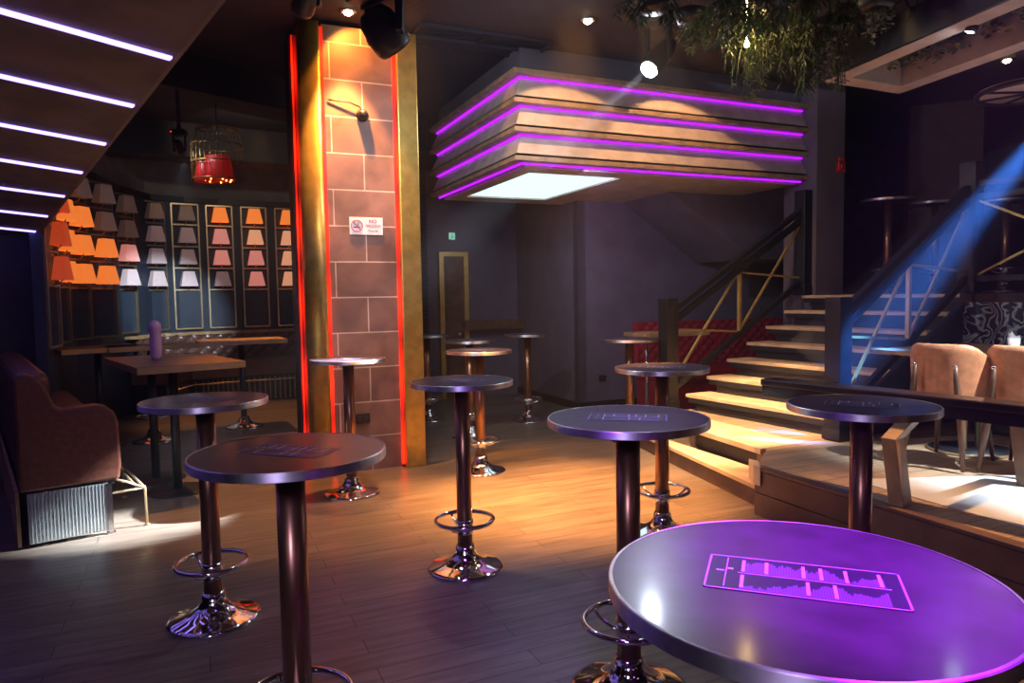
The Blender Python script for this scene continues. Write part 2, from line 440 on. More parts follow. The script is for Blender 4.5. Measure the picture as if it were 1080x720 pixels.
# column base data: sign, camera, socket
def on_column(px, py):      # local x,z on the front face
    n = -W; p0 = cb.copy(); d = ray(px, py)
    t = (p0-V(0, 0, H)).dot(n)/d.dot(n)
    return V(0, 0, H)+d*t
sp_ = on_column(386, 238.5)-W*.008
sg = empty('no_smoking_sign', sp_, YAW, 'white NO SMOKING sign fixed to the stone column', 'sign')
k = MB(); k.box((0, 0, 0), (.30, .01, .155)); k.build('sign_board', 'paper', sg, bevel=.002)
k = MB(); pts = [V(-.085+.05*math.cos(2*PI*i/32), -.008, .05*math.sin(2*PI*i/32)) for i in range(32)]
k.tube(pts, .0045, 6, closed=True); k.bar((-.118, -.009, .035), (-.052, -.009, -.035), .007); k.build('prohibition_ring', 'sign_red', sg)
k = MB(); k.box((-.09, -.007, -.012), (.055, .003, .009)); k.box((-.055, -.007, -.012), (.008, .003, .009)); k.tube([(-.07, -.007, 0), (-.078, -.007, .012), (-.066, -.007, .02), (-.07, -.007, .035)], .003, 5); k.build('cigarette_symbol', 'sign_black', sg)
textmesh('NO', .045, 'sign_red', sg, (.06, -.007, .028), (PI/2, 0, 0))
textmesh('SMOKING', .031, 'sign_red', sg, (.062, -.007, -.008), (PI/2, 0, 0))
textmesh('Please Bar', .022, 'sign_blue', sg, (.062, -.007, -.048), (PI/2, 0, 0))
cp = on_column(382, 122)
cm = empty('wall_camera', cp, YAW, 'small black round camera with a loose cable high on the stone column', 'camera')
k = MB(); k.lathe([(.055, 0), (.055, .02), (.045, .035), (.042, .06), (.03, .08), (0, .085)], 20, rot=Matrix.Rotation(PI/2, 3, 'X')); k.build('camera_body', 'black', cm)
k = MB(); k.tube([(0, -.02, .02), (-.03, -.03, .07), (-.12, -.03, .10), (-.22, -.02, .105), (-.30, -.01, .11)], .006, 6); k.build('cable', 'black', cm)
k = MB(); k.box((0, -.008, 0), (.14, .014, .085)); k.mi = 1; k.box((-.03, -.017, 0), (.045, .006, .045)); k.box((.03, -.017, 0), (.045, .006, .045))
tag(k.build('power_socket', ['black', 'sign_black'], loc=on_column(382, 441), rz=YAW, bevel=.003), 'black double power socket low on the stone column', 'socket')

# ---------------------------------------------------------------- round bar tables
def bar_table():
    r = empty('bar_table', (0, 0, 0))
    k = MB(); R_ = .312
    k.lathe([(0, 1.074), (R_-.004, 1.074)], 72, cap=False); k.lathe([(R_-.004, 1.074), (R_-.004, 1.1)], 72, cap=False); k.lathe([(R_-.004, 1.1), (0, 1.1)], 72, cap=False)
    tt = k.build('tabletop', 'laminate', r)
    k = MB(); 
    for sg in (((R_-.006, 1.0725), (R_, 1.0725)), ((R_, 1.0725), (R_+.001, 1.0745)), ((R_+.001, 1.0745), (R_+.001, 1.0985)), ((R_+.001, 1.0985), (R_-.001, 1.1005)), ((R_-.001, 1.1005), (R_-.006, 1.1008))): k.lathe(sg, 96, cap=False)
    k.build('metal_edge', 'rim', tt)
    # printed panel with bars and waveforms
    k = MB(); z = 1.1012; w, h = .30, .148
    def q(x0, y0, x1, y1, zz, mi):
        k.mi = mi; k.face(k.verts([V(x0, y0, zz), V(x1, y0, zz), V(x1, y1, zz), V(x0, y1, zz)]))
    q(-w/2, -h/2, w/2, h/2, z, 0)
    t = .0035
    for x0, y0, x1, y1 in ((-w/2, -h/2, w/2, -h/2+t), (-w/2, h/2-t, w/2, h/2), (-w/2, -h/2, -w/2+t, h/2), (w/2-t, -h/2, w/2, h/2), (-w/2+.05, -.0015, w/2-.02, .0015)):
        q(x0, y0, x1, y1, z+.0003, 2)
    rnd = random.Random(3)
    for row, base in ((0, -h/2+.006), (1, .004)):
        x = -w/2+.055
        a = .02
        while x < w/2-.03:
            a = max(.006, min(.05, a+rnd.uniform(-.012, .012)))
            q(x, base, x+.0035, base+a, z+.0003, 1); x += .0042
    for x, ra in ((-.095, 1), (-.058, 1), (.0, 1), (.027, 1), (.065, 1), (.115, 1), (-.095, 0), (.005, 0), (.045, 0)):
        y0 = .006 if ra else -h/2+.012
        q(x, y0, x+.0055, y0+.052, z+.0006, 3)
    q(-w/2+.015, .0, -w/2+.028, .005, z+.0006, 3); q(-w/2+.033, .01, -w/2+.042, .017, z+.0006, 3)
    q(-w/2+.03, -h/2+.01, -w/2+.032, h/2-.01, z+.0006, 2)
    k.build('printed_panel', ['print_dark', 'print_mid', 'print_light', 'print_white'], tt)
    k = MB(); k.lathe([(.047, .09), (.047, 1.07)], 32); k.build('pole', 'bronze', r)
    k = MB(); k.lathe([(0, 1.064), (.11, 1.064), (.115, 1.068), (.115, 1.0745), (0, 1.0745)], 32, cap=False); k.build('top_plate', 'black', r)
    k = MB(); k.lathe([(.0, .0), (.232, .0), (.236, .004), (.234, .012), (.215, .020), (.16, .032), (.11, .05), (.078, .075), (.062, .105), (.055, .14), (.0, .14)], 56, cap=False); k.build('base', 'chrome', r, smooth=False)
    k = MB(); k.lathe([(.048, .205), (.053, .207), (.053, .285), (.048, .287)], 32, cap=False); k.build('collar', 'chrome', r)
    k = MB(); n = 48
    k.tube([(.178*math.cos(2*PI*i/n),   .178*math.sin(2*PI*i/n), .285) for i in range(n)], .0125, 10, closed=True); fr = k.build('foot_ring', 'chrome', r)
    for i in range(3):
        a = 2*PI*i/3+.5; c, s_ = math.cos(a), math.sin(a)
        k = MB(); k.tube([(c*.17, s_*.17, .282), (c*.14, s_*.14, .255), (c*.09, s_*.09, .235), (c*.05, s_*.05, .228)], .0075, 8); k.build('spoke', 'chrome', fr)
    return r
tabs = [
 (846, 612, 0, 'large round bar table with a purple lit top, nearest the camera at lower right', 1.02),
 (305, 475, 0, 'round bar table with bronze pole in the left foreground, its base cut off below', .97),
 (216, 421, 0, 'round bar table between the brown booth end and the left foreground table', .94),
 (487, 401, 0, 'round bar table alone at the centre of the wooden floor, base fully in view', .94),
 (662, 440, 0, 'round bar table directly behind the purple one, with a bluish top', 1),
 (909, 426, 0, 'round bar table beside the platform edge under the blue light beam', .95),
 (698, 387, 0, 'round bar table in front of the foot of the stairs', .97),
 (664, 357, 0, 'round bar table with amber lit pole by the purple wall left of the stairs', 1),
 (505, 369, 0, 'round bar table just behind the centre one, its chrome base in view', .95),
 (495, 358.5, 0, 'round bar table in front of the gold framed door, second behind the centre one', .92),
 (556, 352, 0, 'farthest round bar table in front of the wall box ledge', .93),
 (450, 353, 0, 'round bar table half hidden behind the right edge of the stone column', .95),
 (367, 378, 0, 'round bar table standing right in front of the stone column', .95),
 (937, 210.5, 1.53, 'round bar table on the upper deck seen from below, left one of the three', .95),
 (987, 213.5, 1.53, 'round bar table on the upper deck, middle one partly behind the handrail', .95),
 (1062, 211, 1.53, 'round bar table on the upper deck at the right frame edge behind the gold braces', .95)]
tb = bar_table()
gdir = at(918, 597, 1.1)-at(738, 578, 1.1)
grot = math.atan2(gdir.y, gdir.x)
TP = []
for i, (px, py, z0, lab, s) in enumerate(tabs):
    o = tb if i == 0 else copy_tree(tb)
    p = at(px, py, z0+1.1)
    o.location = (p.x, p.y, z0); o.scale = (s, s, 1)
    o.rotation_euler = (0, 0, grot + (0 if i == 0 else (i*.21) % .5-.2))
    if z0: o.scale = (s, s, 1)
    tag(o, lab, 'bar table', 'round bar tables with chrome bases'); TP.append(p)

# ---------------------------------------------------------------- platform and stairs
e_ = V(.48, -.877, 0).normalized(); n_ = V(.877, .48, 0).normalized()
S0 = at(723, 415, .51); SW = 1.86; RUN = .30
g0 = at(798, 492, .34)                      # platform front corner
g1 = at(1080, 577, .34); gd = (g1-g0).normalized()
s2a = at(728, 451, .34); s2b = at(802, 474, .34)
back = S0 + n_*.1
z3 = lambda p, z: V(p.x, p.y, z)
pf = [z3(g0, 0), z3(g0+gd*5.2, 0), V(8.5, -.9, 0), V(8.5, 7, 0), z3(S0+n_*2.4+e_*SW, 0), z3(S0+n_*.05, 0), z3(s2a+V(.08, .18, 0), 0), z3(s2a+V(.07, .02, 0), 0), z3(s2b+V(.05, .0, 0), 0)]
k = MB(); k.prism(pf, V(0, 0, .335)); struct(k.build('floor_platform', 'curb'))
# pale board floor of platform and tiled area
gn = V(-gd.y, gd.x, 0)
k = MB(); k.prism([z3(p, .335) for p in pf], V(0, 0, .006)); struct(k.build('floor_boards', 'floor2'))
ta = g0+gd*.55+gn*.28; 
k = MB(); k.prism([z3(ta, .342), z3(ta+gd*4.8, .342), z3(ta+gd*4.8+gn*4.6, .342), z3(ta+gn*1.9+gd*.75, .342)], V(0, 0, .004)); struct(k.build('floor_tiles', 'tile'))
# curb boards on platform face
k = MB()
for z0, z1 in ((.0, .16), (.165, .32)):
    a = g0-gn*.02; b2 = a+gd*5.2
    k.prism([z3(a, z0), z3(b2, z0), z3(b2+gn*.02, z0), z3(a+gn*.02, z0)], V(0, 0, z1-z0))
k.prism([z3(g0-gn*.03, .325), z3(g0-gn*.03+gd*5.2, .325), z3(g0+gd*5.2+gn*.05, .325), z3(g0+gn*.05, .325)], V(0, 0, .022))
struct(k.build('trim_3', 'curb', bevel=.003))
k = MB(); k.prism([z3(g0+V(-.03, -.02, 0), .22), z3(g0+V(-.03, -.02, 0)+gd*.07, .22), z3(g0+gd*.07+V(.02, .16, 0), .22), z3(g0+V(0, .17, 0), .22)], V(0, 0, .14)); struct(k.build('trim_4', 'tread', bevel=.004))

st = empty('staircase', z3(S0, 0), 0, 'wide staircase with pale wooden treads and black risers up to the upper deck', 'stairs')
def L_(p): return V(p.x, p.y, p.z)-V(S0.x, S0.y, 0)
# step 1 (splayed) and step 2 front
f1a = at(672, 455, .17); f1b = at(798, 512, .17)
b1a = s2a+V(-.10, .22, 0); b1b = z3(s2b, 0)+V(.04, .0, 0)
k = MB(); k.prism([L_(z3(f1a, .135)), L_(z3(f1b, .135)), L_(z3(b1b, .135)), L_(z3(b1a, .135))], V(0, 0, .035)); k.build('tread', 'tread', st, bevel=.004)
k = MB(); o_ = V(.03, .01, 0); k.prism([L_(z3(f1a, .0)+o_), L_(z3(f1b, .0)+o_), L_(z3(f1b, .0)+o_*2), L_(z3(f1a, .0)+o_*2)], V(0, 0, .136)); k.build('riser', 'curb', st)
k = MB(); q_ = V(.05, .01, 0); k.prism([L_(z3(s2a, .17))+q_, L_(z3(s2b, .17))+q_, L_(z3(s2b, .17))+q_*1.3, L_(z3(s2a, .17))+q_*1.3], V(0, 0, .13)); k.build('riser', 'riser', st)
k = MB(); k.prism([L_(z3(s2a, .30)), L_(z3(s2b, .30)), L_(z3(s2b+n_*.5, .30)), L_(z3(s2a+n_*.3+V(.0, .3, 0), .30))], V(0, 0, .046)); k.build('tread', 'tread', st, bevel=.004)
for i in range(3, 10):
    f0 = S0+n_*RUN*(i-3); z = .17*i
    dep = RUN+.05 if i < 9 else RUN
    k = MB(); k.prism([L_(z3(f0, z-.035)), L_(z3(f0+e_*SW, z-.035)), L_(z3(f0+e_*SW+n_*dep, z-.035)), L_(z3(f0+n_*dep, z-.035))], V(0, 0, .035)); k.build('tread', 'tread', st, bevel=.004)
    k = MB(); a = f0+n_*.03
    a0 = a+e_*.12
    k.prism([L_(z3(a0, z-.17)), L_(z3(a+e_*SW, z-.17)), L_(z3(a+e_*SW+n_*.02, z-.17)), L_(z3(a0+n_*.02, z-.17))], V(0, 0, .136))
    k.prism([L_(z3(f0+e_*.04, z-.085)), L_(z3(f0+e_*SW, z-.085)), L_(z3(f0+e_*SW+n_*.03, z-.085)), L_(z3(f0+e_*.04+n_*.03, z-.085))], V(0, 0, .05))
    k.build('riser', 'riser', st)
for off, nm in ((.14, 'stringer'), (SW-.04, 'stringer')):
    k = MB(); pts = []
    zb = .34
    a = S0+e_*off
    pts = [z3(a+n_*.06, zb), z3(a+n_*.06, .47)]
    for i in range(3, 9):
        pts.append(z3(a+n_*(RUN*(i-3)+.06), .17*i-.04)); pts.append(z3(a+n_*(RUN*(i-2)+.06), .17*i-.04))
    pts.append(z3(a+n_*(RUN*6+.06), zb))
    k.prism([L_(p) for p in pts], e_*.04); k.build(nm, 'riser', st)
# upper deck
d9 = S0+n_*RUN*6
dk = [d9+n_*RUN, d9+n_*RUN+e_*SW, d9+n_*.0+e_*SW, d9+e_*(SW+6.0), d9+e_*(SW+6)+n_*4.5, d9+n_*4.6+e_*1, pA+U*4.6, pil+U*.2]
k = MB(); k.prism([z3(p, 1.36) for p in dk], V(0, 0, .165)); struct(k.build('floor_deck', 'wood_dark'))
wall('wall_upper', pA+U*3.0+W*.0, pA+U*9.5, 1.5, CEIL, 'wall_brown', side=1)
lb = atd(998, 200, 9.3)
k = MB(); 
la = atd(958, 200, 9.6); lc = atd(1036, 200, 9.3)
dd = (lc-la); dd.z = 0; nn = V(-dd.y, dd.x, 0).normalized()*.4
k.prism([z3(la, 1.52), z3(lc, 1.52), z3(lc, 1.52)+nn, z3(la, 1.52)+nn], V(0, 0, CEIL-1.52)); struct(k.build('wall_panel', 'wall_brown'))
k = MB()
for a_, b_ in ((la, la+dd*.06), (la+dd*.80, la+dd*.84)):
    k.prism([z3(a_, 1.6)-nn*.03, z3(b_, 1.6)-nn*.03, z3(b_, 1.6), z3(a_, 1.6)], V(0, 0, 2.0))
struct(k.build('trim_5', 'wall_brown'))
# black side wall below flight, facing the dining zone
sa = S0+e_*(SW+.0); 
k = MB(); pts = [z3(sa+n_*.0, .34), z3(sa+n_*.02, .52), z3(sa+n_*1.8, 1.5), z3(sa+n_*1.8, .34)]
k.prism(pts, e_*.05); k.build('side_panel', 'blue', st); bpy.data.objects['side_panel'].location = -V(S0.x, S0.y, 0)
# wallpapered face below the deck edge
w0 = d9+e_*SW; 
wall('wall_dining', w0, w0+e_*6, .34, 1.45, 'leafpaper', side=-1)
k = MB()
for z0, z1 in ((1.40, 1.53), (1.17, 1.25)):
    k.prism([z3(w0, z0)-n_*.10, z3(w0+e_*6, z0)-n_*.10, z3(w0+e_*6, z0), z3(w0, z0)], V(0, 0, z1-z0))
struct(k.build('trim_6', 'black_wood'))
# booth below it
bo = empty('wall_bench', z3(w0+e_*.3-n_*.12, .346), math.atan2(e_.y, e_.x), 'dark upholstered wall bench with leaf print back cushions at the right', 'bench')
k = MB(); k.box((1.6, -.25, .22), (3.0, .5, .44)); k.build('seat', 'black_wood', bo, bevel=.03)
k = MB(); k.box((1.6, -.06, .6), (3.0, .12, .42)); k.build('backrest', 'leafpaper', bo, bevel=.03)

# ---------------------------------------------------------------- railings
def newel(name, p, z0, z1, root, w=.15):
    k = MB(); k.box((p.x, p.y, (z0+z1)/2), (w, w, z1-z0), math.atan2(n_.y, n_.x)); k.box((p.x, p.y, z1+.01), (w*1.0, w*1.0, .03), math.atan2(n_.y, n_.x)); k.box((p.x, p.y, z0+.06), (w*1.15, w*1.15, .1), math.atan2(n_.y, n_.x))
    return k.build(name, 'black', root, bevel=.006)
def railing(a, az, bz0, b, label, dz_low=.18):
    root = empty('stair_railing', z3(a, az), 0, label, 'railing', 'black stair railings with gold braces')
    O = z3(a, az)
    k = lambda v: v-O
    A0 = z3(a, az)-O; B0 = z3(b, bz0)-O
    newel('newel_post', A0, 0, 1.16, root); newel('newel_post', B0, B0.z, B0.z+1.2, root)
    for off, w, h in ((1.02, .07, .06), (.90, .05, .07)):
        m = MB(); m.bar(A0+V(0, 0, off), B0+V(0, 0, off), w, h); m.build('handrail', 'black', root, bevel=.008)
    m = MB(); m.bar(A0+V(0, 0, dz_low), B0+V(0, 0, dz_low), .05, .06); m.build('bottom_rail', 'black', root, bevel=.005)
    mid = (A0+B0)/2
    lo = dz_low+.03; hi = .87
    m = MB(); m.box(mid+V(0, 0, (lo+hi)/2), (.035, .035, hi-lo), math.atan2(n_.y, n_.x)); m.build('baluster', 'gold_paint', root)
    for p, q_ in ((A0, mid), (mid, B0)):
        pp = p+(q_-p)*.02; qq = q_-(q_-p)*.04
        m = MB(); m.bar(pp+V(0, 0, lo+.02), qq+V(0, 0, hi), .022); m.build('brace', 'gold_paint', root)
        m = MB(); m.bar(pp+V(0, 0, hi-.02), qq+V(0, 0, lo+.02), .022); m.build('brace', 'gold_paint', root)
    return root
L0 = S0-n_*.06+e_*.0; R0 = S0-n_*.06+e_*(SW+.02)
L0 = at(705, 432, .34); 
railing(L0, .34, 1.53, d9+n_*.05-e_*.02, 'left stair railing, black with crossed gold braces, against the purple wall')
railing(R0, .34, 1.53, d9+e_*(SW+.02)+n_*.02, 'right stair railing, black with crossed gold braces, crossed by the blue beam')
# level guard rail on deck edge
g = d9+e_*(SW+.02)+n_*.02; gr = empty('deck_railing', z3(g, 1.53), 0, 'level black railing with gold cross braces along the deck edge above the leaf wallpaper', 'railing')
ed = e_*1.5
for j in range(2):
    a = e_*(1.5*(j+1)); newel('newel_post', a, 0, 1.15, gr)
for off in (1.02, .9, .14):
    m = MB(); m.bar(V(0, 0, off), e_*3+V(0, 0, off), .06); m.build('handrail', 'black', gr, bevel=.006)
for j in range(2):
    a = e_*(1.5*j+.06); b = e_*(1.5*(j+1)-.06)
    for z0, z1 in ((.17, .87), (.87, .17)):
        m = MB(); m.bar(a+V(0, 0, z0), b+V(0, 0, z1), .022); m.build('brace', 'gold_paint', gr)

# ---------------------------------------------------------------- bar ledge along platform edge
la_ = at(818, 398, .98)+V(0, .0, 0); lb_ = at(1080, 424, .98); ldn = (lb_-la_).normalized(); ln = V(-ldn.y, ldn.x, 0)
lg = empty('bar_ledge', z3(g0, .34), 0, 'long dark glossy standing ledge with angled wooden legs along the platform edge', 'ledge')
O = z3(g0, .34)
w_ = .17
k = MB(); le = la_+ldn*4.0
k.prism([z3(la_, .94)-O, z3(le, .94)-O, z3(le, .94)-ln*w_-O, z3(la_, .94)-ln*w_-O], V(0, 0, .045)); k.build('ledge_top', 'black_wood', lg, bevel=.008)
k = MB(); i_ = ln*.03
k.prism([z3(la_, .87)-i_-O, z3(le, .87)-i_-O, z3(le, .87)-ln*(w_-.02)-O, z3(la_, .87)-ln*(w_-.02)-O], V(0, 0, .072)); k.build('apron', 'black_wood', lg)
def kink_leg(px, py, m):
    f = at(px, py, .345)
    t = z3(la_+ldn*((f-la_).dot(ldn))-ln*.09, .87)
    k = MB(); w = ldn*.085
    kn = z3(f+(t-f)*.08, .72)-gn*.12*0; kn = z3(f+gn*0, .73)+V(-.035, .03, 0)
    f2 = f+V(.02, 0, 0)
    th = V(.0, .075, 0)
    n = ln*.10
    P_ = [f, f+n, kn+n, z3(t, .87)+n*1.3, z3(t, .87), kn]
    k.prism([p-O for p in P_], w); k.build('leg', m, lg, bevel=.004)
kink_leg(937, 532, 'wood'); kink_leg(1072, 512, 'wood_dark')

# ---------------------------------------------------------------- dining chairs, tables
def dining_chair():
    r = empty('dining_chair')
    # origin at floor centre, faces -Y is its back (towards viewer)
    k = MB(); n = 15; rows = 6; ring = []
    outer = []; inner = []
    for j in range(rows):
        t = j/(rows-1); ro, ri = [], []
        for i in range(n):
            a = PI + PI*i/(n-1) if False else (PI*1.08)*(i/(n-1)) + PI - PI*.04
            edge = abs(i/(n-1)-.5)*2
            top = .86 - .16*max(0, (edge-.45)/.55)**1.3
            z = .44+(top-.44)*t
            R1 = .245+.02*t
            x = R1*math.cos(a)*1.02; y = R1*math.sin(a)*.95
            ro.append(V(x, y, z)); ri.append(V(x*.84, y*.84, z))
        outer.append(ro); inner.append(ri)
    vo = [[k.bm.verts.new(p) for p in q] for q in outer]; vi = [[k.bm.verts.new(p) for p in q] for q in inner]
    for j in range(rows-1):
        for i in range(n-1):
            k.face([vo[j][i], vo[j][i+1], vo[j+1][i+1], vo[j+1][i]], True)
            k.face([vi[j][i+1], vi[j][i], vi[j+1][i], vi[j+1][i+1]], True)
    for i in range(n-1):
        k.face([vo[-1][i], vo[-1][i+1], vi[-1][i+1], vi[-1][i]], True)
        k.face([vo[0][i+1], vo[0][i], vi[0][i], vi[0][i+1]], True)
    for i in (0, n-1):
        for j in range(rows-1):
            k.face([vo[j][i], vo[j+1][i], vi[j+1][i], vi[j][i]], True)
    k.build('backrest', 'tan', r, sub=1)
    k = MB(); k.lathe([(0, .38), (.19, .38), (.215, .40), (.22, .44), (.205, .475), (.15, .485), (0, .488)], 32, cap=False, c=(0, .02, 0)); k.build('seat', 'tan', r)
    for sx in (-1, 1):
        k = MB(); k.tube([(sx*.13, -.262, .72), (sx*.135, -.262, .62), (sx*.15, -.25, .45), (sx*.17, -.25, .32), (sx*.2, -.29, .01)], .02, 10, rads=[.011, .018, .024, .026, .013]); lg_ = k.build('leg', 'wood_dark', r)
        k = MB(); k.lathe([(.012, 0), (.012, .012), (.0, .016)], 12, c=(sx*.13, -.275, .71), rot=Matrix.Rotation(PI/2, 3, 'X')); k.build('stud', 'steel', lg_)
        k = MB(); k.tube([(sx*.14, .16, .40), (sx*.17, .19, .2), (sx*.19, .22, .01)], .02, 10, rads=[.026, .02, .012]); k.build('leg', 'wood_dark', r)
    k = MB(); pts = [(.17, -.24, .36), (.15, .16, .36), (-.15, .16, .36), (-.17, -.24, .36)]; k.tube(pts, .012, 8); k.build('seat_rail', 'wood_dark', r)
    return r
ch = dining_chair()
for i, (px, py, rz, sc_, lab) in enumerate(((1002, 487, -.95, 1, 'tan leather dining chair with rounded back, left one behind the dark ledge'), (1086, 497, -.95, 1.0, 'tan leather dining chair at the right frame edge in front of the paper cup'))):
    o = ch if i == 0 else copy_tree(ch)
    o.location = at(px, py, .346); o.rotation_euler = (0, 0, rz)
    tag(o, lab, 'chair', 'tan dining chairs on the platform')
tp = at(1024, 474, .346)
dt = empty('dining_table', tp, YAW, 'wooden dining table on gold stems and a round black foot behind the tan chairs', 'table')
k = MB(); k.box((.25, .25, .735), (1.2, .75, .035)); k.build('tabletop', 'wood', dt, bevel=.006)
k = MB(); k.lathe([(0, 0), (.29, 0), (.29, .012), (0, .016)], 48, cap=False); bs = k.build('foot', 'black', dt)
k = MB(); k.lathe([(.29, 0), (.3, 0), (.3, .016), (.29, .016), (.29, 0)], 48, cap=False); k.build('foot_rim', 'brass', bs)
for dx, dy in ((-.07, 0), (0, .07), (.07, 0), (0, -.07)):
    k = MB(); k.lathe([(.014, .012), (.014, .72)], 12, c=(dx, dy, 0)); k.build('stem', 'brass', dt)
cp_ = atd(1069, 371, 5.3); cz = .346+.7525
cp_ = at(1069, 374, cz)
nap = empty('napkin_holder', cp_, 0, 'white paper cup with folded napkins on the dining table', 'cup')
k = MB(); k.lathe([(.028, 0), (.040, .12), (.038, .12), (.027, .004)], 20, cap=False); k.build('cup', 'paper', nap)
k = MB(); k.prism([V(-.035, 0, .06), V(.035, 0, .06), V(.045, 0, .14), V(.01, 0, .13), V(-.02, 0, .175)], V(0, .004, 0)); k.prism([V(-.03, .012, .06), V(.03, .012, .06), V(.03, .012, .13), V(-.03, .012, .16)], V(0, .004, 0)); k.build('napkin', 'white', nap)

# ---------------------------------------------------------------- tufted benches
def tufted(k, L, h, y, z0, nu, nv, amp=.03):
    NX, NZ = nu*6, nv*6; g_ = []
    for j in range(NZ+1):
        row = []
        for i in range(NX+1):
            u_ = i/NX*nu; v_ = j/NZ*nv
            bmp = abs(math.sin(PI*(u_+v_)/1))*abs(math.sin(PI*(u_-v_)/1))
            row.append(k.bm.verts.new(V(i/NX*L, y-amp*math.sqrt(bmp), z0+j/NZ*h)))
        g_.append(row)
    for j in range(NZ):
        for i in range(NX): k.face([g_[j][i], g_[j][i+1], g_[j+1][i+1], g_[j+1][i]], True)
rs = empty('red_sofa', V(pA.x, pA.y, 0)+U*.85-W*.42, YAW, 'red button tufted sofa against the purple wall behind the stair railing', 'sofa')
k = MB(); tufted(k, 2.7, .62, .26, .55, 16, 4, .04); k.mi = 0; k.box((1.35, .32, .86), (2.7, .12, .64)); k.build('backrest', 'red', rs)
k = MB(); k.box((1.35, .0, .46), (2.7, .62, .16)); k.build('seat', 'red', rs, bevel=.04)
k = MB(); k.box((1.35, .02, .19), (2.66, .56, .38)); k.build('plinth', 'red', rs)
# rectangular tables with chrome legs by the red sofa
t2 = at(706, 352, 1.1) if False else V(1.95, 8.95, 0)
rt = empty('side_table', t2, YAW, 'rectangular wooden high table on slim chrome legs in front of the red sofa', 'table')
k = MB(); k.box((0, 0, 1.075), (.95, .5, .05)); k.build('tabletop', 'wood', rt, bevel=.004)
for dx in (-.3, .12):
    k = MB(); k.lathe([(.024, .02), (.024, 1.05)], 16, c=(dx, 0, 0)); k.lathe([(0, 0), (.16, 0), (.16, .015), (.03, .025)], 28, c=(dx, 0, 0), cap=False); k.build('leg', 'chrome', rt)

# ---------------------------------------------------------------- lamp wall
posn = [(55, 7.0, 108), (63, 7.75, 98), (82, 8.4, 82), (108, 8.95, 72), (132, 9.9, 72), (163, 10.7, 55), (198, 11.05, 36), (234, 11.35, 30), (270, 11.6, 28), (305, 11.85, 28)]
rows = {-1: ['red', 'red', 'red', 'red'], 0: ['orange', 'orange', 'orange', 'orange'], 1: ['dim', 'orange', 'orange', 'orange'], 2: ['dim', 'dim', 'orange', 'orange'],
        3: ['dim', 'dim', 'pink', 'pale'], 4: ['dim', 'pale', 'pale', 'pale'], 5: ['dim', 'pale', 'pale', 'pale'],
        6: ['orange', 'pink', 'pink', 'pale'], 7: ['orange', 'peach', 'pink', 'pink'], 8: ['orange', 'peach', 'peach', 'peach']}
descs = ['first lamp panel from the left, edge on at the black partition, dark red orange shades',
 'second lamp panel from the left, nearly edge on, all orange shades',
 'third lamp panel from the left, its top shade cut by the sloping soffit',
 'fourth lamp panel from the left, two dim beige shades above two orange ones',
 'fifth lamp panel from the left, narrow, with a pink shade second from the bottom',
 'sixth lamp panel from the left, pale shades above a bright spotlit panel',
 'seventh lamp panel from the left, beige over white shades, left of the orange topped one',
 'lamp panel third from the stone column, orange shade over pink and white ones',
 'lamp panel second from the stone column, orange shade over a peach and pink ones',
 'lamp panel nearest the left side of the stone column, orange shade over three peach ones']
def lamp_panel(i, p, ang, label, cols, bottoms=(2.81, 2.475, 2.145, 1.81)):
    r = empty('lamp_panel', p, ang, label, 'lamp panel', 'gold framed lamp panels on the curved wall')
    w = .38; z0, z1 = 1.155, 3.07; t = .022
    k = MB()
    for x in (-w/2, w/2): k.box((x, 0, (z0+z1)/2), (t, .035, z1-z0))
    for z in (z0, z1, *[b-.055 for b in bottoms]): k.box((0, 0, z), (w, .03, t))
    k.build('frame', 'brass', r)
    k = MB(); k.box((0, .03, (z0+1.75)/2), (w-.02, .015, .58)); k.build('blue_panel', 'blue', r)
    for c_, b in zip(cols, bottoms):
        k = MB(); B = .122; T = .078; BY = .068; TY = .045; h = .225; y0 = -.095
        A = k.verts([V(-B, y0-BY, b), V(B, y0-BY, b), V(B, y0+BY, b), V(-B, y0+BY, b)])
        D_ = k.verts([V(-T, y0-TY, b+h), V(T, y0-TY, b+h), V(T, y0+TY, b+h), V(-T, y0+TY, b+h)])
        for q in range(4): k.face([A[q], A[(q+1) % 4], D_[(q+1) % 4], D_[q]])
        k.face(D_)
        s = k.build('lamp_shade', 'sh_'+c_, r)
        k = MB(); k.tube([(0, -.0, b-.05), (0, -.06, b-.04), (0, y0, b), (0, y0, b+.1)], .008, 6); k.build('lamp_arm', 'brass', s)
    return r
pts_ = []
for i, (px, d, _) in enumerate(posn):
    pp = atd(px, 300, d); pts_.append(V(pp.x, pp.y, 0))
pts_[0] = pts_[0]
for i, p in enumerate(pts_):
    lamp_panel(i, p, math.radians(posn[i][2]), descs[i], rows[i-1])
pX = V(*(atd(438, 300, 12.75)[:2]), 0)
lamp_panel(9, pX, math.radians(26), 'lamp panel just showing between the stone column and the door wall', ['orange', 'orange', 'orange', 'orange'])
# curved wall behind, dark blue below, grey above
cpts = [pts_[0]+(pts_[0]-pts_[1]).normalized()*.25]+pts_+[V(-2.6, 12.45, 0), pX, pX+(pX-pts_[-1]).normalized()*1.2]
def offset(pts, d):
    out = []
    for i, p in enumerate(pts):
        t = (pts[min(i+1, len(pts)-1)]-pts[max(i-1, 0)]).normalized()
        out.append(p+V(-t.y, t.x, 0)*d)
    return out
def curvewall(name, z0, z1, d0, d1, m, parent=None, pts=None):
    A = offset(pts or cpts, d0); B = offset(pts or cpts, d1); k = MB(); n = len(A)
    for i in range(n-1):
        k.prism([z3(A[i], z0), z3(A[i+1], z0), z3(B[i+1], z0), z3(B[i], z0)], V(0, 0, z1-z0))
    o = k.build(name, m, parent)
    return o
struct(curvewall('wall_lamp_side', 0, 3.14, .045, .14, 'blue'))
struct(curvewall('wall_above_lamps', 3.14, CEIL, .10, .2, 'wall_grey'))
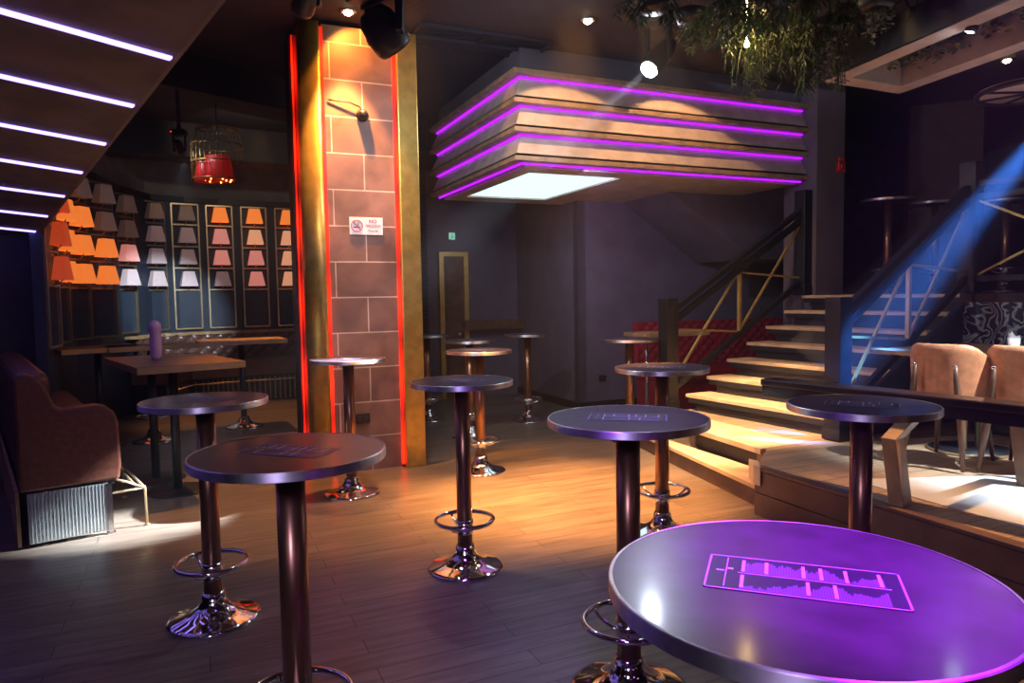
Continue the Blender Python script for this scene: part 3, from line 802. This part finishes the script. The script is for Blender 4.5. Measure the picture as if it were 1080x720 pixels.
struct(curvewall('trim_7', 3.10, 3.18, .0, .14, 'black'))
# bench along it
bp_ = cpts[5:]
be = empty('curved_bench', (0, 0, 0), 0, 'long curved bench with brown button tufted back below the lamp panels', 'bench')
curvewall('seat', .42, .68, -.62, -.02, 'tuft', be, bp_)
curvewall('plinth', .0, .42, -.50, -.04, 'black', be, bp_)
k = MB(); A = offset(bp_, -.05)
tot = [0]
for a, b in zip(A, A[1:]): tot.append(tot[-1]+(b-a).length)
def along(s):
    for i in range(len(A)-1):
        if s <= tot[i+1]+1e-6:
            t = (s-tot[i])/(tot[i+1]-tot[i]); d = (A[i+1]-A[i]).normalized(); return A[i].lerp(A[i+1], t), V(-d.y, d.x, 0)
    return A[-1], V(-d.y, d.x, 0)
NX = int(tot[-1]/.03); NZ = 18; g_ = []
for j in range(NZ+1):
    row = []
    for i in range(NX+1):
        s = tot[-1]*i/NX; p, nv = along(s); u_ = s/.2; v_ = j/NZ*2.4
        bmp = math.sqrt(abs(math.sin(PI*(u_+v_)))*abs(math.sin(PI*(u_-v_))))
        row.append(k.bm.verts.new(z3(p-nv*(.05+.045*bmp), .66+.42*j/NZ)))
    g_.append(row)
for j in range(NZ):
    for i in range(NX): k.face([g_[j][i], g_[j][i+1], g_[j+1][i+1], g_[j+1][i]], True)
k.build('tufted_back', 'tuft', be)
curvewall('top_ledge', 1.06, 1.10, -.14, .05, 'wood', be, bp_)
k = MB(); A2 = offset(bp_, -.64)
k.tube([z3(p, .34) for p in A2], .014, 8)
s_all = offset(bp_, -.53)
for i in range(len(A2)-1):
    L = (s_all[i+1]-s_all[i]).length; n = int(L/.07)
    for j in range(n):
        p = s_all[i].lerp(s_all[i+1], j/n); k.box((p.x, p.y, .2), (.02, .02, .36))
k.build('foot_grille', 'brass', be)

# black partition at far left
pt0 = pts_[0]+V(-.12, -.12, 0)
wall('wall_partition', pt0, pt0+V(-3.4, -2.2, 0), 0, 2.3, 'wall_dark', side=-1)

# ---------------------------------------------------------------- sloping soffit with LED lines
v1 = ray(1290, 372).normalized(); v2 = ray(-104, 427).normalized()     # directions of strips and of edge
Pn = v1.cross(v2).normalized()
Pk = at(185, 62, 2.72)
if Pn.z < 0: Pn = -Pn
def onsof(px, py):
    d = ray(px, py); t = (Pk-V(0, 0, H)).dot(Pn)/d.dot(Pn); return V(0, 0, H)+d*t
e0 = onsof(232, 0); e1 = onsof(12, 262+70) ; e1 = onsof(48, 236)
ehat = (e1-e0).normalized()
E0 = e0-ehat*1.6; E1 = e0+ehat*((e1-e0).length+.75)
sf = empty('sloping_soffit', z3(e0, e0.z), 0, 'sloping plastered soffit at upper left with parallel violet light lines', 'soffit')
k = MB(); ww = v1*(-3.6)
k.prism([E0-e0, E1-e0, E1+ww-e0, E0+ww-e0], Pn*.12); k.build('soffit_slab', 'soffit', sf)
k = MB(); k.prism([E0-e0, E1-e0, E1-e0+v1*.02, E0-e0+v1*.02], Pn*.13); k.build('edge_trim', 'soffit_edge', sf)
for (x, y) in ((185, 62), (145, 112), (115, 152), (90, 182), (71, 207), (53, 228), (40, 244), (27, 258), (14, 271)):
    p = onsof(x, y)-e0
    k = MB(); k.bar(p-v1*.02-Pn*.004, p-v1*3.4-Pn*.004, .034, .012, up=Pn); k.build('led_strip', 'led_blue', sf)

# ---------------------------------------------------------------- booth end at left
bd = V(.79, .61, 0).normalized(); bw_ = V(-bd.y, bd.x, 0)
B0 = at(28, 580, 0)
ang = math.atan2(bd.y, bd.x)
bo2 = empty('leather_booth', B0, ang, 'brown leather booth sofa on a ribbed metal base at the left', 'sofa')
def booth_profile(s0=-.02, s1=.56, zt=1.13, za=.885, zb=.37):
    P_ = [V(s0, 0, zb), V(s0, 0, zt-.03), V(s0+.03, 0, zt)]
    P_ += [V(s0+.07, 0, zt), V(s0+.12, 0, zt-.02), V(s0+.165, 0, zt-.07), V(s0+.195, 0, zt-.15), V(s0+.22, 0, za+.02), V(s0+.26, 0, za)]
    P_ += [V(s1-.12, 0, za+.005), V(s1-.06, 0, za-.01), V(s1-.02, 0, za-.05), V(s1, 0, za-.12), V(s1+.005, 0, zb+.1), V(s1-.01, 0, zb)]
    return P_
k = MB(); k.prism(booth_profile(), V(0, .16, 0)); k.build('arm_panel', 'leather', bo2, bevel=.018)
k = MB(); k.box((.09, 1.55, .75), (.2, 2.8, .74)); k.build('backrest', 'leather', bo2, bevel=.05)
k = MB(); k.box((.34, 1.55, .60), (.44, 2.8, .22)); k.build('seat', 'leather', bo2, bevel=.04)
k = MB(); k.box((.27, 1.5, .355), (.50, 2.95, .03)); k.build('frame_board', 'black', bo2)
k = MB()
k.box((.25, .025, .19), (.46, .02, .33))
for i in range(22): k.box((.04+.0205*i, .012, .19), (.006, .012, .32))
k.box((.27, 1.5, .19), (.40, 2.8, .32))
k.build('metal_base', 'mirror', bo2)
k = MB(); k.box((.485, .02, .18), (.03, .04, .34)); k.box((.485, .02, .006), (.05, .05, .014)); k.build('base_leg', 'steel', bo2)
k = MB(); k.box((-.03, 1.5, .19), (.02, 2.9, .36)); k.build('back_board', 'wood', bo2)
k = MB(); k.box((-.045, .35, .2), (.01, .07, .07)); k.build('socket', 'steel', bo2)
k = MB()
for yy in (.05, .95, 1.9, 2.8):
    k.tube([(.51, yy, .37), (.60, yy, .33), (.71, yy, .27), (.715, yy, .012)], .009, 6); k.lathe([(.018, 0), (.018, .012)], 10, c=(.715, yy, 0))
k.tube([(.71, .05, .27), (.71, 2.8, .27)], .009, 6); k.tube([(.66, .05, .285), (.66, 2.8, .285)], .009, 6); k.tube([(.5, .05, .27), (.71, .05, .27)], .008, 6)
k.build('foot_rail', 'brass', bo2)

# ---------------------------------------------------------------- rectangular tables at left
def rect_table(c, ang, lx, ly, label, legs, z=1.1, m='wood', lm='black', base='disc'):
    r = empty('high_table', c, ang, label, 'table', 'rectangular high tables')
    k = MB(); k.box((0, 0, z-.0275), (lx, ly, .055)); k.build('tabletop', m, r, bevel=.004)
    k = MB()
    for sx in (-1, 1): k.box((sx*lx/2, 0, z-.0275), (.006, ly+.008, .05)); k.box((0, sx*ly/2, z-.0275), (lx+.008, .006, .05))
    k.build('edge_band', 'brass', r)
    for (x, y) in legs:
        k = MB(); k.lathe([(.035, .02), (.035, z-.05)], 24, c=(x, y, 0)); lg_ = k.build('leg', lm, r)
        k = MB()
        if base == 'disc': k.lathe([(0, 0), (.24, 0), (.245, .006), (.24, .012), (.04, .02), (0, .02)], 40, c=(x, y, 0), cap=False); k.build('foot', 'black', lg_)
        else:
            k.lathe([(.0, .0), (.232, .0), (.236, .006), (.215, .020), (.16, .032), (.11, .05), (.078, .075), (.055, .14), (0, .14)], 40, c=(x, y, 0), cap=False); k.build('foot', 'chrome', lg_)
            k = MB(); k.tube([(x+.178*math.cos(2*PI*i/32), y+.178*math.sin(2*PI*i/32), .285) for i in range(32)], .0105, 8, closed=True)
            for q in range(3): k.bar((x, y, .24), (x+.17*math.cos(q*2.09), y+.17*math.sin(q*2.09), .28), .012)
            k.build('foot_ring', 'chrome', lg_)
    return r
a_ = at(145, 388, 1.1); b_ = at(240, 378.5, 1.1); c_ = at(110, 377, 1.1)
ly_d = (c_-a_).normalized(); l1 = (c_-a_).length; l2 = (b_-a_).length
cen = a_+ly_d*l1/2 + V(ly_d.y, -ly_d.x, 0)*l2/2
aa = math.atan2(ly_d.y, ly_d.x)
rmi = Matrix.Rotation(-aa, 3, 'Z')
f1 = rmi @ (at(165, 505, 0)-z3(cen, 0)); f2 = rmi @ (at(188, 517, 0)-z3(cen, 0))
rect_table(z3(cen, 0), aa, l1, l2, 'rectangular wooden high table holding a lilac bottle, on two black pedestals', [(f1.x, f1.y), (f2.x, f2.y)], m='wood_dark')
# gold edge band of that table
vz = at(165, 379, 1.1)
k = MB(); k.lathe([(0, 0), (.034, 0), (.045, .03), (.047, .16), (.042, .21), (.05, .25), (.045, .30), (.02, .325), (0, .33)], 24, cap=False)
tag(k.build('bottle', 'lilac', loc=vz), 'lilac bottle wrapped like a rolled cloth on the rectangular high table', 'bottle')
rect_table(z3(at(258, 450, 0), 0), math.radians(28), 1.0, .6, 'orange lit rectangular high table by the tufted bench, left of the stone column', [(0, 0)], m='wood', base='c')
rect_table(z3(at(163, 465, 0), 0), math.radians(40), .9, .5, 'dark rectangular high table behind the lilac bottle, in front of the bench', [(0, 0)], m='wood_dark', base='c')
rect_table(z3(at(108, 470, 0), 0), math.radians(48), .85, .6, 'dark rectangular high table at the far left under the lamp panels', [(0, 0)], m='wood_dark')

# ---------------------------------------------------------------- cage chandelier
cc = atd(230, 170, 7.6)
cg = empty('cage_chandelier', cc, 0, 'gold wire cage chandelier around red shades hanging before the lamp wall', 'chandelier')
k = MB(); R1 = .26
for z, r_ in ((.33, .2), (.16, R1), (-.02, R1), (-.2, R1)):
    k.tube([(r_*math.cos(2*PI*i/36), r_*math.sin(2*PI*i/36), z) for i in range(36)], .007, 6, closed=True)
for i in range(30):
    a = 2*PI*i/30; c, s = math.cos(a), math.sin(a)
    k.tube([(c*.05, s*.05, .36), (c*.2, s*.2, .33), (c*R1, s*R1, .16), (c*R1, s*R1, -.26+(.05 if i % 2 else 0))], .0028, 4)
k.build('wire_cage', 'cage', cg)
k = MB(); k.tube([(0, 0, .1), (0, 0, CEIL-cc.z)], .006, 6); k.lathe([(.05, CEIL-cc.z-.03), (.05, CEIL-cc.z)], 16); k.build('cord', 'black', cg)
k = MB(); k.lathe([(.12, .05), (.16, -.2), (.157, -.2), (.117, .05)], 32, cap=False); k.lathe([(0, .05), (.12, .05)], 32, cap=False); k.build('lamp_shade', 'shade_red', cg)
k = MB(); k.lathe([(.08, -.02), (.11, -.22), (.107, -.22)], 24, c=(-.12, -.05, 0), cap=False); k.build('lamp_shade', 'shade_red', cg)
k = MB()
for i in range(14):
    a = 2*PI*i/14; k.lathe([(0, -.012), (.011, 0), (0, .012)], 8, c=(.13*math.cos(a), .13*math.sin(a), -.2+.02*(i % 2)), cap=False)
k.build('crystal_drops', 'bulb_dot', cg)

# ---------------------------------------------------------------- ceiling things
def downlight(px, py, label):
    p = at(px, py, CEIL-.004)
    r = empty('downlight', p, 0, label, 'downlight', 'recessed warm downlights')
    k = MB(); k.lathe([(.045, .0), (.075, .0), (.078, -.006), (.045, -.012), (.045, 0)], 28, cap=False); k.build('trim_ring', 'steel', r)
    k = MB(); k.lathe([(0, -.035), (.02, -.031), (.034, -.018), (.038, -.003), (0, -.003)], 20, cap=False); k.build('lens', 'bulb_warm', r)
    return p
dl1 = downlight(367, 12, 'warm recessed downlight in front of the stone column')
dl2 = downlight(620, 21, 'warm recessed downlight above the stepped canopy corner')
dl4 = downlight(1062, 63, 'small amber downlight at the far right ceiling')
# vent grille
v_ = at(510, 41, CEIL-.02)
vt = empty('ceiling_vent', v_, YAW, 'long slatted ceiling vent left of the canopy', 'vent')
k = MB(); 
for s in (-1, 1): k.box((0, s*.15, 0), (1.3, .02, .03)); k.box((s*.65, 0, 0), (.02, .32, .03))
k.box((0, 0, 0), (.02, .3, .03)); k.build('vent_frame', 'ceil', vt)
k = MB()
for i in range(7): k.box((0, -.12+.04*i, .005), (1.28, .022, .006), rot=Matrix.Rotation(.5, 3, 'X'))
k.build('vent_slats', 'ceil_dark', vt)
# dark ducts and beams
for i, (a, b, w, h) in enumerate(((atd(60, 40, 6.5), atd(330, 20, 8.5), .5, .35), (atd(100, 105, 9.5), atd(330, 95, 11), .5, .45), (atd(430, 60, 9.5), atd(470, 110, 12.5), .5, .5))):
    k = MB(); a = z3(a, CEIL-h/2); b = z3(b, CEIL-h/2); k.bar(a, b, w, h); struct(k.build('ceiling_beam', 'ceil_dark'))
k = MB(); a = at(430, 60, CEIL)+V(0, 0, -.1); b = at(720, 130, CEIL)+V(0, 0, -.1)
for s_, (m0, m1) in enumerate(((at(395, 42, CEIL), at(610, 66, CEIL)),)):
    k.bar(z3(m0, CEIL-.01), z3(m1, CEIL-.01), .03, .02)
struct(k.build('ceiling_joint', 'ceil_dark'))

def moving_head(lens, aim, hang_z, label, lens_mat='bulb_white', r=.075, L=.34):
    root = empty('moving_head_light', lens, 0, label, 'stage light', 'moving head stage lights')
    d = (aim-lens).normalized(); x = V(d.y, -d.x, 0).normalized(); y = d.cross(x)
    R3 = Matrix((x, y, d)).transposed()
    k = MB(); k.lathe([(0, -L), (r*.8, -L), (r*1.15, -L*.8), (r*1.3, -L*.4), (r*1.25, -.03), (r*1.1, 0), (r, -.004), (r, -.02), (0, -.02)], 28, rot=R3, cap=False); hd = k.build('lamp_head', 'black', root)
    k = MB(); k.lathe([(0, .006), (r*.6, .003), (r*.97, -.012), (0, -.012)], 28, rot=R3, cap=False); k.build('lens', lens_mat, hd)
    c = -d*L*.45
    k = MB(); top = c+V(0, 0, L*.75)
    for s in (-1, 1):
        k.bar(c+x*s*r*1.5-V(0, 0, .04), c+x*s*r*1.6+V(0, 0, L*.7), r*.5, r)
    k.bar(c-x*r*1.8+V(0, 0, L*.72), c+x*r*1.8+V(0, 0, L*.72), r*1.2, r*.6); k.build('yoke', 'black', root, bevel=.01)
    k = MB(); k.box(c+V(0, 0, L*.9), (r*4, r*3.2, L*.38), math.atan2(x.y, x.x)); bb = k.build('base_box', 'black', root, bevel=.015)
    k = MB(); k.lathe([(0, -.006), (.010, 0), (0, .006)], 8, c=c+V(0, 0, L*.9)+V(-r*1.5, -r*1.7, 0), cap=False); k.build('status_light', 'led_redeye', bb)
    k = MB(); k.tube([c+V(0, 0, L*.95), V(c.x, c.y, hang_z-lens.z)], .02, 8); k.build('hanging_pole', 'black', root)
    return root
mh1 = atd(684, 74, 6.3); aim1 = V(-2.66, 4.93, .05)
moving_head(mh1, V(-1.2, 4.2, 0.5), CEIL, 'moving head stage light with glowing white lens above the canopy', L=.42)
mh2 = atd(1023, 34, 4.6); aim2 = at(1000, 480, .35)
moving_head(mh2, mh2+V(-.25, .35, -1.2), CEIL, 'dark stage light below the pale ceiling frame at upper right', r=.03, L=.26)
mh3 = atd(418, 52, 5.2)
moving_head(mh3, mh3+V(.7, .75, -1.0), CEIL, 'black stage spotlight seen from behind beside the stone column top', r=.11, L=.30)
mh4 = atd(318, 14, 5.6)
moving_head(mh4, mh4+V(-.6, .9, -.9), CEIL, 'black stage spotlight at the top edge left of the stone column', r=.07, L=.26, lens_mat='black')
# small track spot
ts = atd(192, 161, 7.2)
moving_head(ts, ts+V(-.1, .9, -.55)*1, CEIL, 'small track spotlight throwing white light on the lamp wall', r=.035, L=.16)

# ---------------------------------------------------------------- pale hollow ceiling frame
zF = 3.22
f_a = at(868, 86, zF); f_b = at(948, 99, zF); fd = (at(1080, 52, zF)-f_b).normalized(); fs = (f_b-f_a)
fr = empty('ceiling_frame', z3(f_a, zF), 0, 'pale wooden hollow rectangular ceiling frame filled with greenery at upper right', 'ceiling frame')
k = MB(); L = 4.2; wd = .16; u_ = fs.normalized()
def fb(a, b, inw):
    k.prism([a, b, b+inw, a+inw], V(0, 0, .20))
A0 = V(0, 0, 0); B0_ = fs; A1 = fd*L; B1 = fs+fd*L
fb(A0, B0_, fd*wd); fb(A0+fd*wd, A1, u_*wd); fb(B0_+fd*wd, B1, -u_*wd); fb(A1, B1, -fd*wd)
k.build('frame_boards', 'beam_wood', fr)
k = MB()
for t in (.5, 2.2, 3.9):
    for q in (u_*.08, fs-u_*.08): k.tube([q+fd*t+V(0, 0, .19), q+fd*t+V(0, 0, CEIL-zF)], .012, 6)
k.build('hanger_rods', 'black', fr)
# black edge on top of frame toward the hall
k = MB(); k.prism([A0-u_*.03, A1-u_*.03, A1, A0], V(0, 0, .22)); k.build('edge_trim', 'black', fr)

# ---------------------------------------------------------------- plants
def leafmesh(k, p, d, up, L, w, mi):
    k.mi = mi
    s = d.cross(up).normalized()*w
    a = p; b = p+d*L*.5+s; c = p+d*L; e = p+d*L*.5-s
    m = p+d*L*.5-up*w*.25
    va, vb, vc, ve, vm = k.verts([a, b, c, e, m])
    k.face([va, vb, vm]); k.face([vb, vc, vm]); k.face([vc, ve, vm]); k.face([ve, va, vm])
def hanging_plant(top, Ltot, n, spread, label, kind=0, seed=1, name='hanging_plant'):
    rnd = random.Random(seed)
    root = empty(name, top, 0, label, 'hanging plant', 'plants hanging from the ceiling')
    kl = MB(); ks = MB()
    for i in range(n):
        a = rnd.uniform(0, 2*PI); r0 = rnd.uniform(0, spread); L = Ltot*rnd.uniform(.55, 1)
        p = V(r0*math.cos(a), r0*math.sin(a), -.02); out = V(math.cos(a), math.sin(a), 0)*rnd.uniform(.0, .12)
        pts = []
        m = 8
        ks.tube([V(0, 0, -.02), p], .003, 4)
        for j in range(m+1):
            t = j/m; pts.append(p+out*math.sin(t*PI/2)+V(rnd.uniform(-.008, .008), rnd.uniform(-.008, .008), -L*t))
        ks.tube(pts, .003, 4)
        st_ = .022 if kind == 0 else .03
        nn_ = int(L/st_)
        for j in range(nn_):
            t = j/nn_; q = pts[int(t*m)].lerp(pts[min(m, int(t*m)+1)], t*m-int(t*m))
            for sgn in range(2):
                b = rnd.uniform(0, 2*PI)
                if kind == 0: d = V(math.cos(b)*.6, math.sin(b)*.6, -rnd.uniform(.5, 1.3)).normalized(); leafmesh(kl, q, d, V(math.sin(b), -math.cos(b), .3).normalized(), rnd.uniform(.05, .09), .006, 0)
                else: d = V(math.cos(b), math.sin(b), -rnd.uniform(0, .7)).normalized(); leafmesh(kl, q, d, V(rnd.uniform(-.3, .3), rnd.uniform(-.3, .3), 1).normalized(), rnd.uniform(.03, .05), .012, 0)
    kl.build('leaves', ['leaf', 'leaf2', 'leaf3'][kind], root)
    ks.build('stems', 'leaf', root)
    k = MB(); k.lathe([(.0, -.09), (.09, -.09), (.13, 0), (.12, 0), (.0, -.01)], 20, cap=False); k.tube([(0, 0, -.02), (0, 0, CEIL-top.z)], .006, 5); k.build('planter', 'black', root)
    return root
pl = [(728, 12, 5.6, .32, 14, .06, 1, 'ivy sprig hanging left of the main greenery, beside the stage light'),
 (795, 28, 5.5, .52, 26, .16, 1, 'bushy hanging plant lit yellow by a bulb within it'),
 (843, 0, 5.3, .66, 30, .10, 0, 'longest hanging fern with a pointed tip, right of the yellow lit plant'),
 (765, 6, 5.4, .26, 34, .32, 0, 'dark hanging fern above and left of the yellow lit plant'),
 (875, 22, 5.2, .52, 20, .07, 2, 'silvery trailing plant hanging in front of the pale frame corner'),
 (815, -4, 5.0, .26, 34, .32, 0, 'dark hanging fern at the top edge above the yellow lit plant'),
 (925, -5, 4.6, .28, 10, .04, 2, 'thin silvery strand hanging alone at the top edge above the pale frame'),
 (690, -2, 5.0, .14, 18, .25, 0, 'short dark hanging fern at the top edge behind the stage light'),
 (900, -12, 4.9, .25, 24, .28, 0, 'dark hanging fern at the top edge between the silvery trailing strands')]
for i, (px, py, d, L, n, s, kd, lab) in enumerate(pl):
    hanging_plant(atd(px, py, d), L, n, s, lab, kd, 20+i)
ybulb = atd(783, 52, 5.45)
k = MB(); k.lathe([(0, -.022), (.016, -.014), (.02, 0), (.014, .014), (.01, .03), (0, .032)], 16, cap=False); k.tube([(0, 0, .03), (.0, 0, CEIL-ybulb.z)], .004, 5)
tag(k.build('light_bulb', 'bulb_warm', loc=ybulb-V(0, .1, 0)), 'bare warm bulb glowing inside the yellow lit hanging plant', 'bulb')
# greenery inside the frame
for j in range(5):
    p = z3(f_a, zF+.22)+u_*.5+fd*(.5+.75*j)
    rnd = random.Random(50+j)
    root = empty('planter_box', p, 0, ['ivy box nearest the far end of the pale ceiling frame', 'ivy box second from the far end of the pale ceiling frame', 'ivy box in the middle of the pale ceiling frame', 'ivy box fourth from the far end of the pale ceiling frame', 'ivy box at the near end of the pale ceiling frame'][j], 'planter', 'ivy boxes inside the pale ceiling frame')
    kl = MB()
    for i in range(420):
        q = u_*rnd.uniform(-.30, .30)+fd*rnd.uniform(-.3, .3)+V(0, 0, rnd.uniform(-.13, .04))
        b = rnd.uniform(0, 2*PI); d = V(math.cos(b), math.sin(b), -rnd.uniform(0, .9)).normalized()
        leafmesh(kl, q, d, V(rnd.uniform(-.4, .4), rnd.uniform(-.4, .4), 1).normalized(), .055, .02, 0)
    kl.build('leaves', 'leaf', root)
    k = MB(); k.box((0, 0, .08), (.6, .6, .1), math.atan2(u_.y, u_.x)); k.tube([(0, 0, .1), (0, 0, CEIL-p.z)], .008, 5); k.build('box', 'black', root)

# round ceiling medallion at far right
md = atd(1092, 96, 5.6)
mr = empty('round_pendant', md, 0, 'large round pink brown pendant disc with black spokes at the right edge', 'pendant')
k = MB(); k.lathe([(0, 0), (.38, 0), (.38, .03), (0, .08)], 40, cap=False); k.build('disc', 'beam_wood', mr)
k = MB(); k.tube([(.385*math.cos(2*PI*i/40), .385*math.sin(2*PI*i/40), .0) for i in range(40)], .02, 8, closed=True)
for i in range(8): k.bar((0, 0, -.01), (.385*math.cos(PI*i/4), .385*math.sin(PI*i/4), -.01), .016)
k.tube([(0, 0, .05), (0, 0, CEIL-md.z)], .012, 6); k.build('spokes', 'black', mr)

# ---------------------------------------------------------------- lights
def light(kind, name, loc, energy, col, aim=None, size=.05, angle=40, blend=.2, sx=None, sy=None):
    d = bpy.data.lights.new(name, kind); d.energy = energy; d.color = col
    if kind == 'SPOT': d.spot_size = math.radians(angle); d.spot_blend = blend; d.shadow_soft_size = size
    elif kind == 'POINT': d.shadow_soft_size = size
    elif kind == 'AREA':
        d.shape = 'RECTANGLE'; d.size = sx or size; d.size_y = sy or size
    o = bpy.data.objects.new(name, d); C.objects.link(o); o.location = loc
    if aim is not None: o.rotation_euler = (Vector(aim)-Vector(loc)).to_track_quat('-Z', 'Y').to_euler()
    return o
WARM = (1, .41, .10)
light('SPOT', 'downlight_beam', dl1-V(0, 0, .05), 800, WARM, (dl1.x, dl1.y, 0), .03, 60, .5)
light('SPOT', 'downlight_beam', dl1-V(0, 0, .05), 50, (1, .36, .05), (dl1.x+.15, dl1.y+.75, 3.0), .03, 112, .1)
light('SPOT', 'downlight_beam', dl2-V(0, 0, .05), 450, WARM, (dl2.x, dl2.y-.2, 0), .03, 52, .6)
light('SPOT', 'downlight_beam', dl2-V(0, 0, .05), 55, (1, .52, .24), (dl2.x-.12, dl2.y+.9, 2.0), .03, 92, .12)
light('SPOT', 'downlight_beam', V(1.9, 7.0, 3.95), 55, (1, .52, .24), (1.78, 7.75, 2.15), .03, 92, .12)
light('SPOT', 'downlight_beam', V(-.75, 5.2, 3.96), 6000, WARM, (-.75, 4.95, 0), .16, 40, .9)
light('SPOT', 'downlight_beam', V(.5, 5.7, 3.96), 5200, WARM, (.5, 5.5, 0), .16, 42, .9)
light('SPOT', 'downlight_beam', V(-3.3, 9.6, 3.96), 420, WARM, (-3.3, 9.6, 0), .04, 50, .6)
light('SPOT', 'downlight_beam', V(-.1, 8.3, 3.96), 260, WARM, (-.1, 8.3, 0), .04, 26, .6)
# moving head: white, to the booth end
light('SPOT', 'white_beam', mh1+(aim1-mh1).normalized()*.05, 17000, (.85, .94, 1), aim1, .03, 11.5, .9)
# stage light on the stairs
light('SPOT', 'stair_beam', V(1.0, 5.4, 3.9), 2600, (1, .60, .30), V(2.05, 6.6, .4), .05, 34, .6)
# blue beam from upper right
bs_ = atd(1140, 92, 5.2); ba_ = atd(880, 405, 5.9)
light('SPOT', 'blue_beam', bs_, 5500, (.05, .24, 1), ba_, .03, 15, 1.0)
# bright white on dining platform
light('SPOT', 'dining_beam', V(4.2, 3.6, 3.9), 2000, (.85, .93, 1), at(1040, 505, .35), .05, 34, .6)
# purple beams on the near table
light('SPOT', 'purple_beam', V(1.7, 1.9, 3.6), 2600, (.42, .015, 1), V(.75, 1.25, 1.1), .05, 22, .7)
light('SPOT', 'purple_wash', V(-.3, 1.8, 3.8), 300, (.28, .05, 1), V(-.1, 2.6, 0), .2, 60, .9)
# white on lamp wall
light('SPOT', 'track_beam', ts+V(0, .05, -.04), 800, (.75, .87, 1), V(-5.2, 10.7, 1.35), .03, 27, .7)
light('SPOT', 'track_beam', V(-3.0, 8.5, 3.8), 40, (1, .8, .6), V(-4.2, 11.5, 3.7), .05, 70, .6)
light('SPOT', 'cool_wash', V(.3, 8.6, 2.7), 30, (.75, .75, 1), V(-.95, 11.0, 2.4), .2, 40, .9)
light('SPOT', 'cool_wash', V(.8, 7.4, 2.8), 110, (.5, .42, 1), V(1.6, 10, 2.0), .2, 70, .9)
light('SPOT', 'warm_wash', V(-1.7, 2.6, 3.5), 95, (1, .75, .55), V(-1.4, 6.3, 2.0), .2, 36, .9)  # unseen wash added to brighten the gold on the column
light('POINT', 'bulb_glow', ybulb-V(0, .16, 0), 8, (1, .62, .2), size=.03)
light('POINT', 'shade_glow', cc+V(0, 0, -.05), 3, (1, .2, .05), size=.05)
light('SPOT', 'front_wash', V(-.6, -1.1, 2.5), 170, (.62, .5, 1), V(-.2, 3.6, .9), .25, 66, .9)  # unseen lilac spot added from behind to brighten the table edges
light('SPOT', 'platform_spot', V(2.9, 3.9, 3.95), 700, (1, .5, .2), V(2.35, 3.7, .34), .04, 44, .8)
light('POINT', 'frame_fill', V(3.5, 5.0, 2.4), 5, (1, .7, .55), size=.1)  # unseen point added to lift the pale ceiling frame
# unseen points added behind the viewer to brighten the metal table edges
for x, y, z, e, c in ((-2.2, -.7, 2.2, 3, (.8, .85, 1)), (-.8, -1.0, 2.0, 3, (1, .2, .8)), (.6, -1.0, 2.2, 2.5, (1, .9, .7)), (1.8, -.6, 2.0, 3, (.8, .2, 1)), (3.2, .2, 2.3, 2.5, (1, .5, .3))):
    light('POINT', 'rim_fill', V(x, y, z), e, c, size=.12)
light('AREA', 'area_fill', V(3.2, 9.0, 3.9), 3, (.7, .6, .9), V(3.2, 9.0, 0), sx=2, sy=2)  # dim area fills added for ambient light, no fixture there
light('AREA', 'area_fill', V(5.8, 5.0, 3.9), 3, (.6, .55, 1), V(5.8, 5.0, 0), sx=2, sy=2)

w = bpy.data.worlds.new('world'); sc.world = w; w.use_nodes = True
w.node_tree.nodes['Background'].inputs[0].default_value = (.10, .07, .12, 1); w.node_tree.nodes['Background'].inputs[1].default_value = .03

vs = w.node_tree.nodes.new('ShaderNodeVolumeScatter')
vs.inputs['Color'].default_value = (.9, .92, 1, 1); vs.inputs['Density'].default_value = .0022; vs.inputs['Anisotropy'].default_value = .2
w.node_tree.links.new(vs.outputs[0], w.node_tree.nodes['World Output'].inputs['Volume'])
# cone of denser haze added along the blue beam to make it show
hz = bpy.data.materials.new('haze'); hz.use_nodes = True; nt = hz.node_tree; nt.nodes.clear()
ou = nt.nodes.new('ShaderNodeOutputMaterial'); vs = nt.nodes.new('ShaderNodeVolumeScatter')
vs.inputs['Color'].default_value = (.9, .92, 1, 1); vs.inputs['Anisotropy'].default_value = .0; vs.inputs['Density'].default_value = .08
nt.links.new(vs.outputs[0], ou.inputs['Volume'])
bd_ = (ba_-bs_); bx = bd_.cross(V(0, 0, 1)).normalized(); by = bx.cross(bd_.normalized())
k = MB(); Rz = Matrix((bx, by, bd_.normalized())).transposed()
k.lathe([(.0, .0), (.12, .02), (.5, bd_.length*.97), (.0, bd_.length*.99)], 24, c=bs_, rot=Rz, cap=False)
h_ = k.build('beam_haze', hz); tag(h_, 'cone of added haze that shows the blue beam at the right stair railing', 'smoke', kind='stuff')

# ---------------------------------------------------------------- camera
cd = bpy.data.cameras.new('camera'); cam = bpy.data.objects.new('camera', cd); C.objects.link(cam)
cd.sensor_width = 36; cd.lens = 25.0; cd.clip_start = .02
m = Matrix((cr, cu, -cf)).transposed().to_4x4(); m.translation = V(0, 0, H); cam.matrix_world = m
sc.camera = cam
sc.view_settings.view_transform = 'Standard'; sc.view_settings.look = 'None'; sc.view_settings.gamma = 1; sc.view_settings.use_curve_mapping = False
sc.view_settings.exposure = 0
sc.cycles.use_denoising = True
try: sc.cycles.denoiser = 'OPENIMAGEDENOISE'
except Exception: pass
sc.cycles.max_bounces = 6; sc.cycles.volume_bounces = 0; sc.cycles.sample_clamp_indirect = 6
sc.cycles.use_light_tree = True
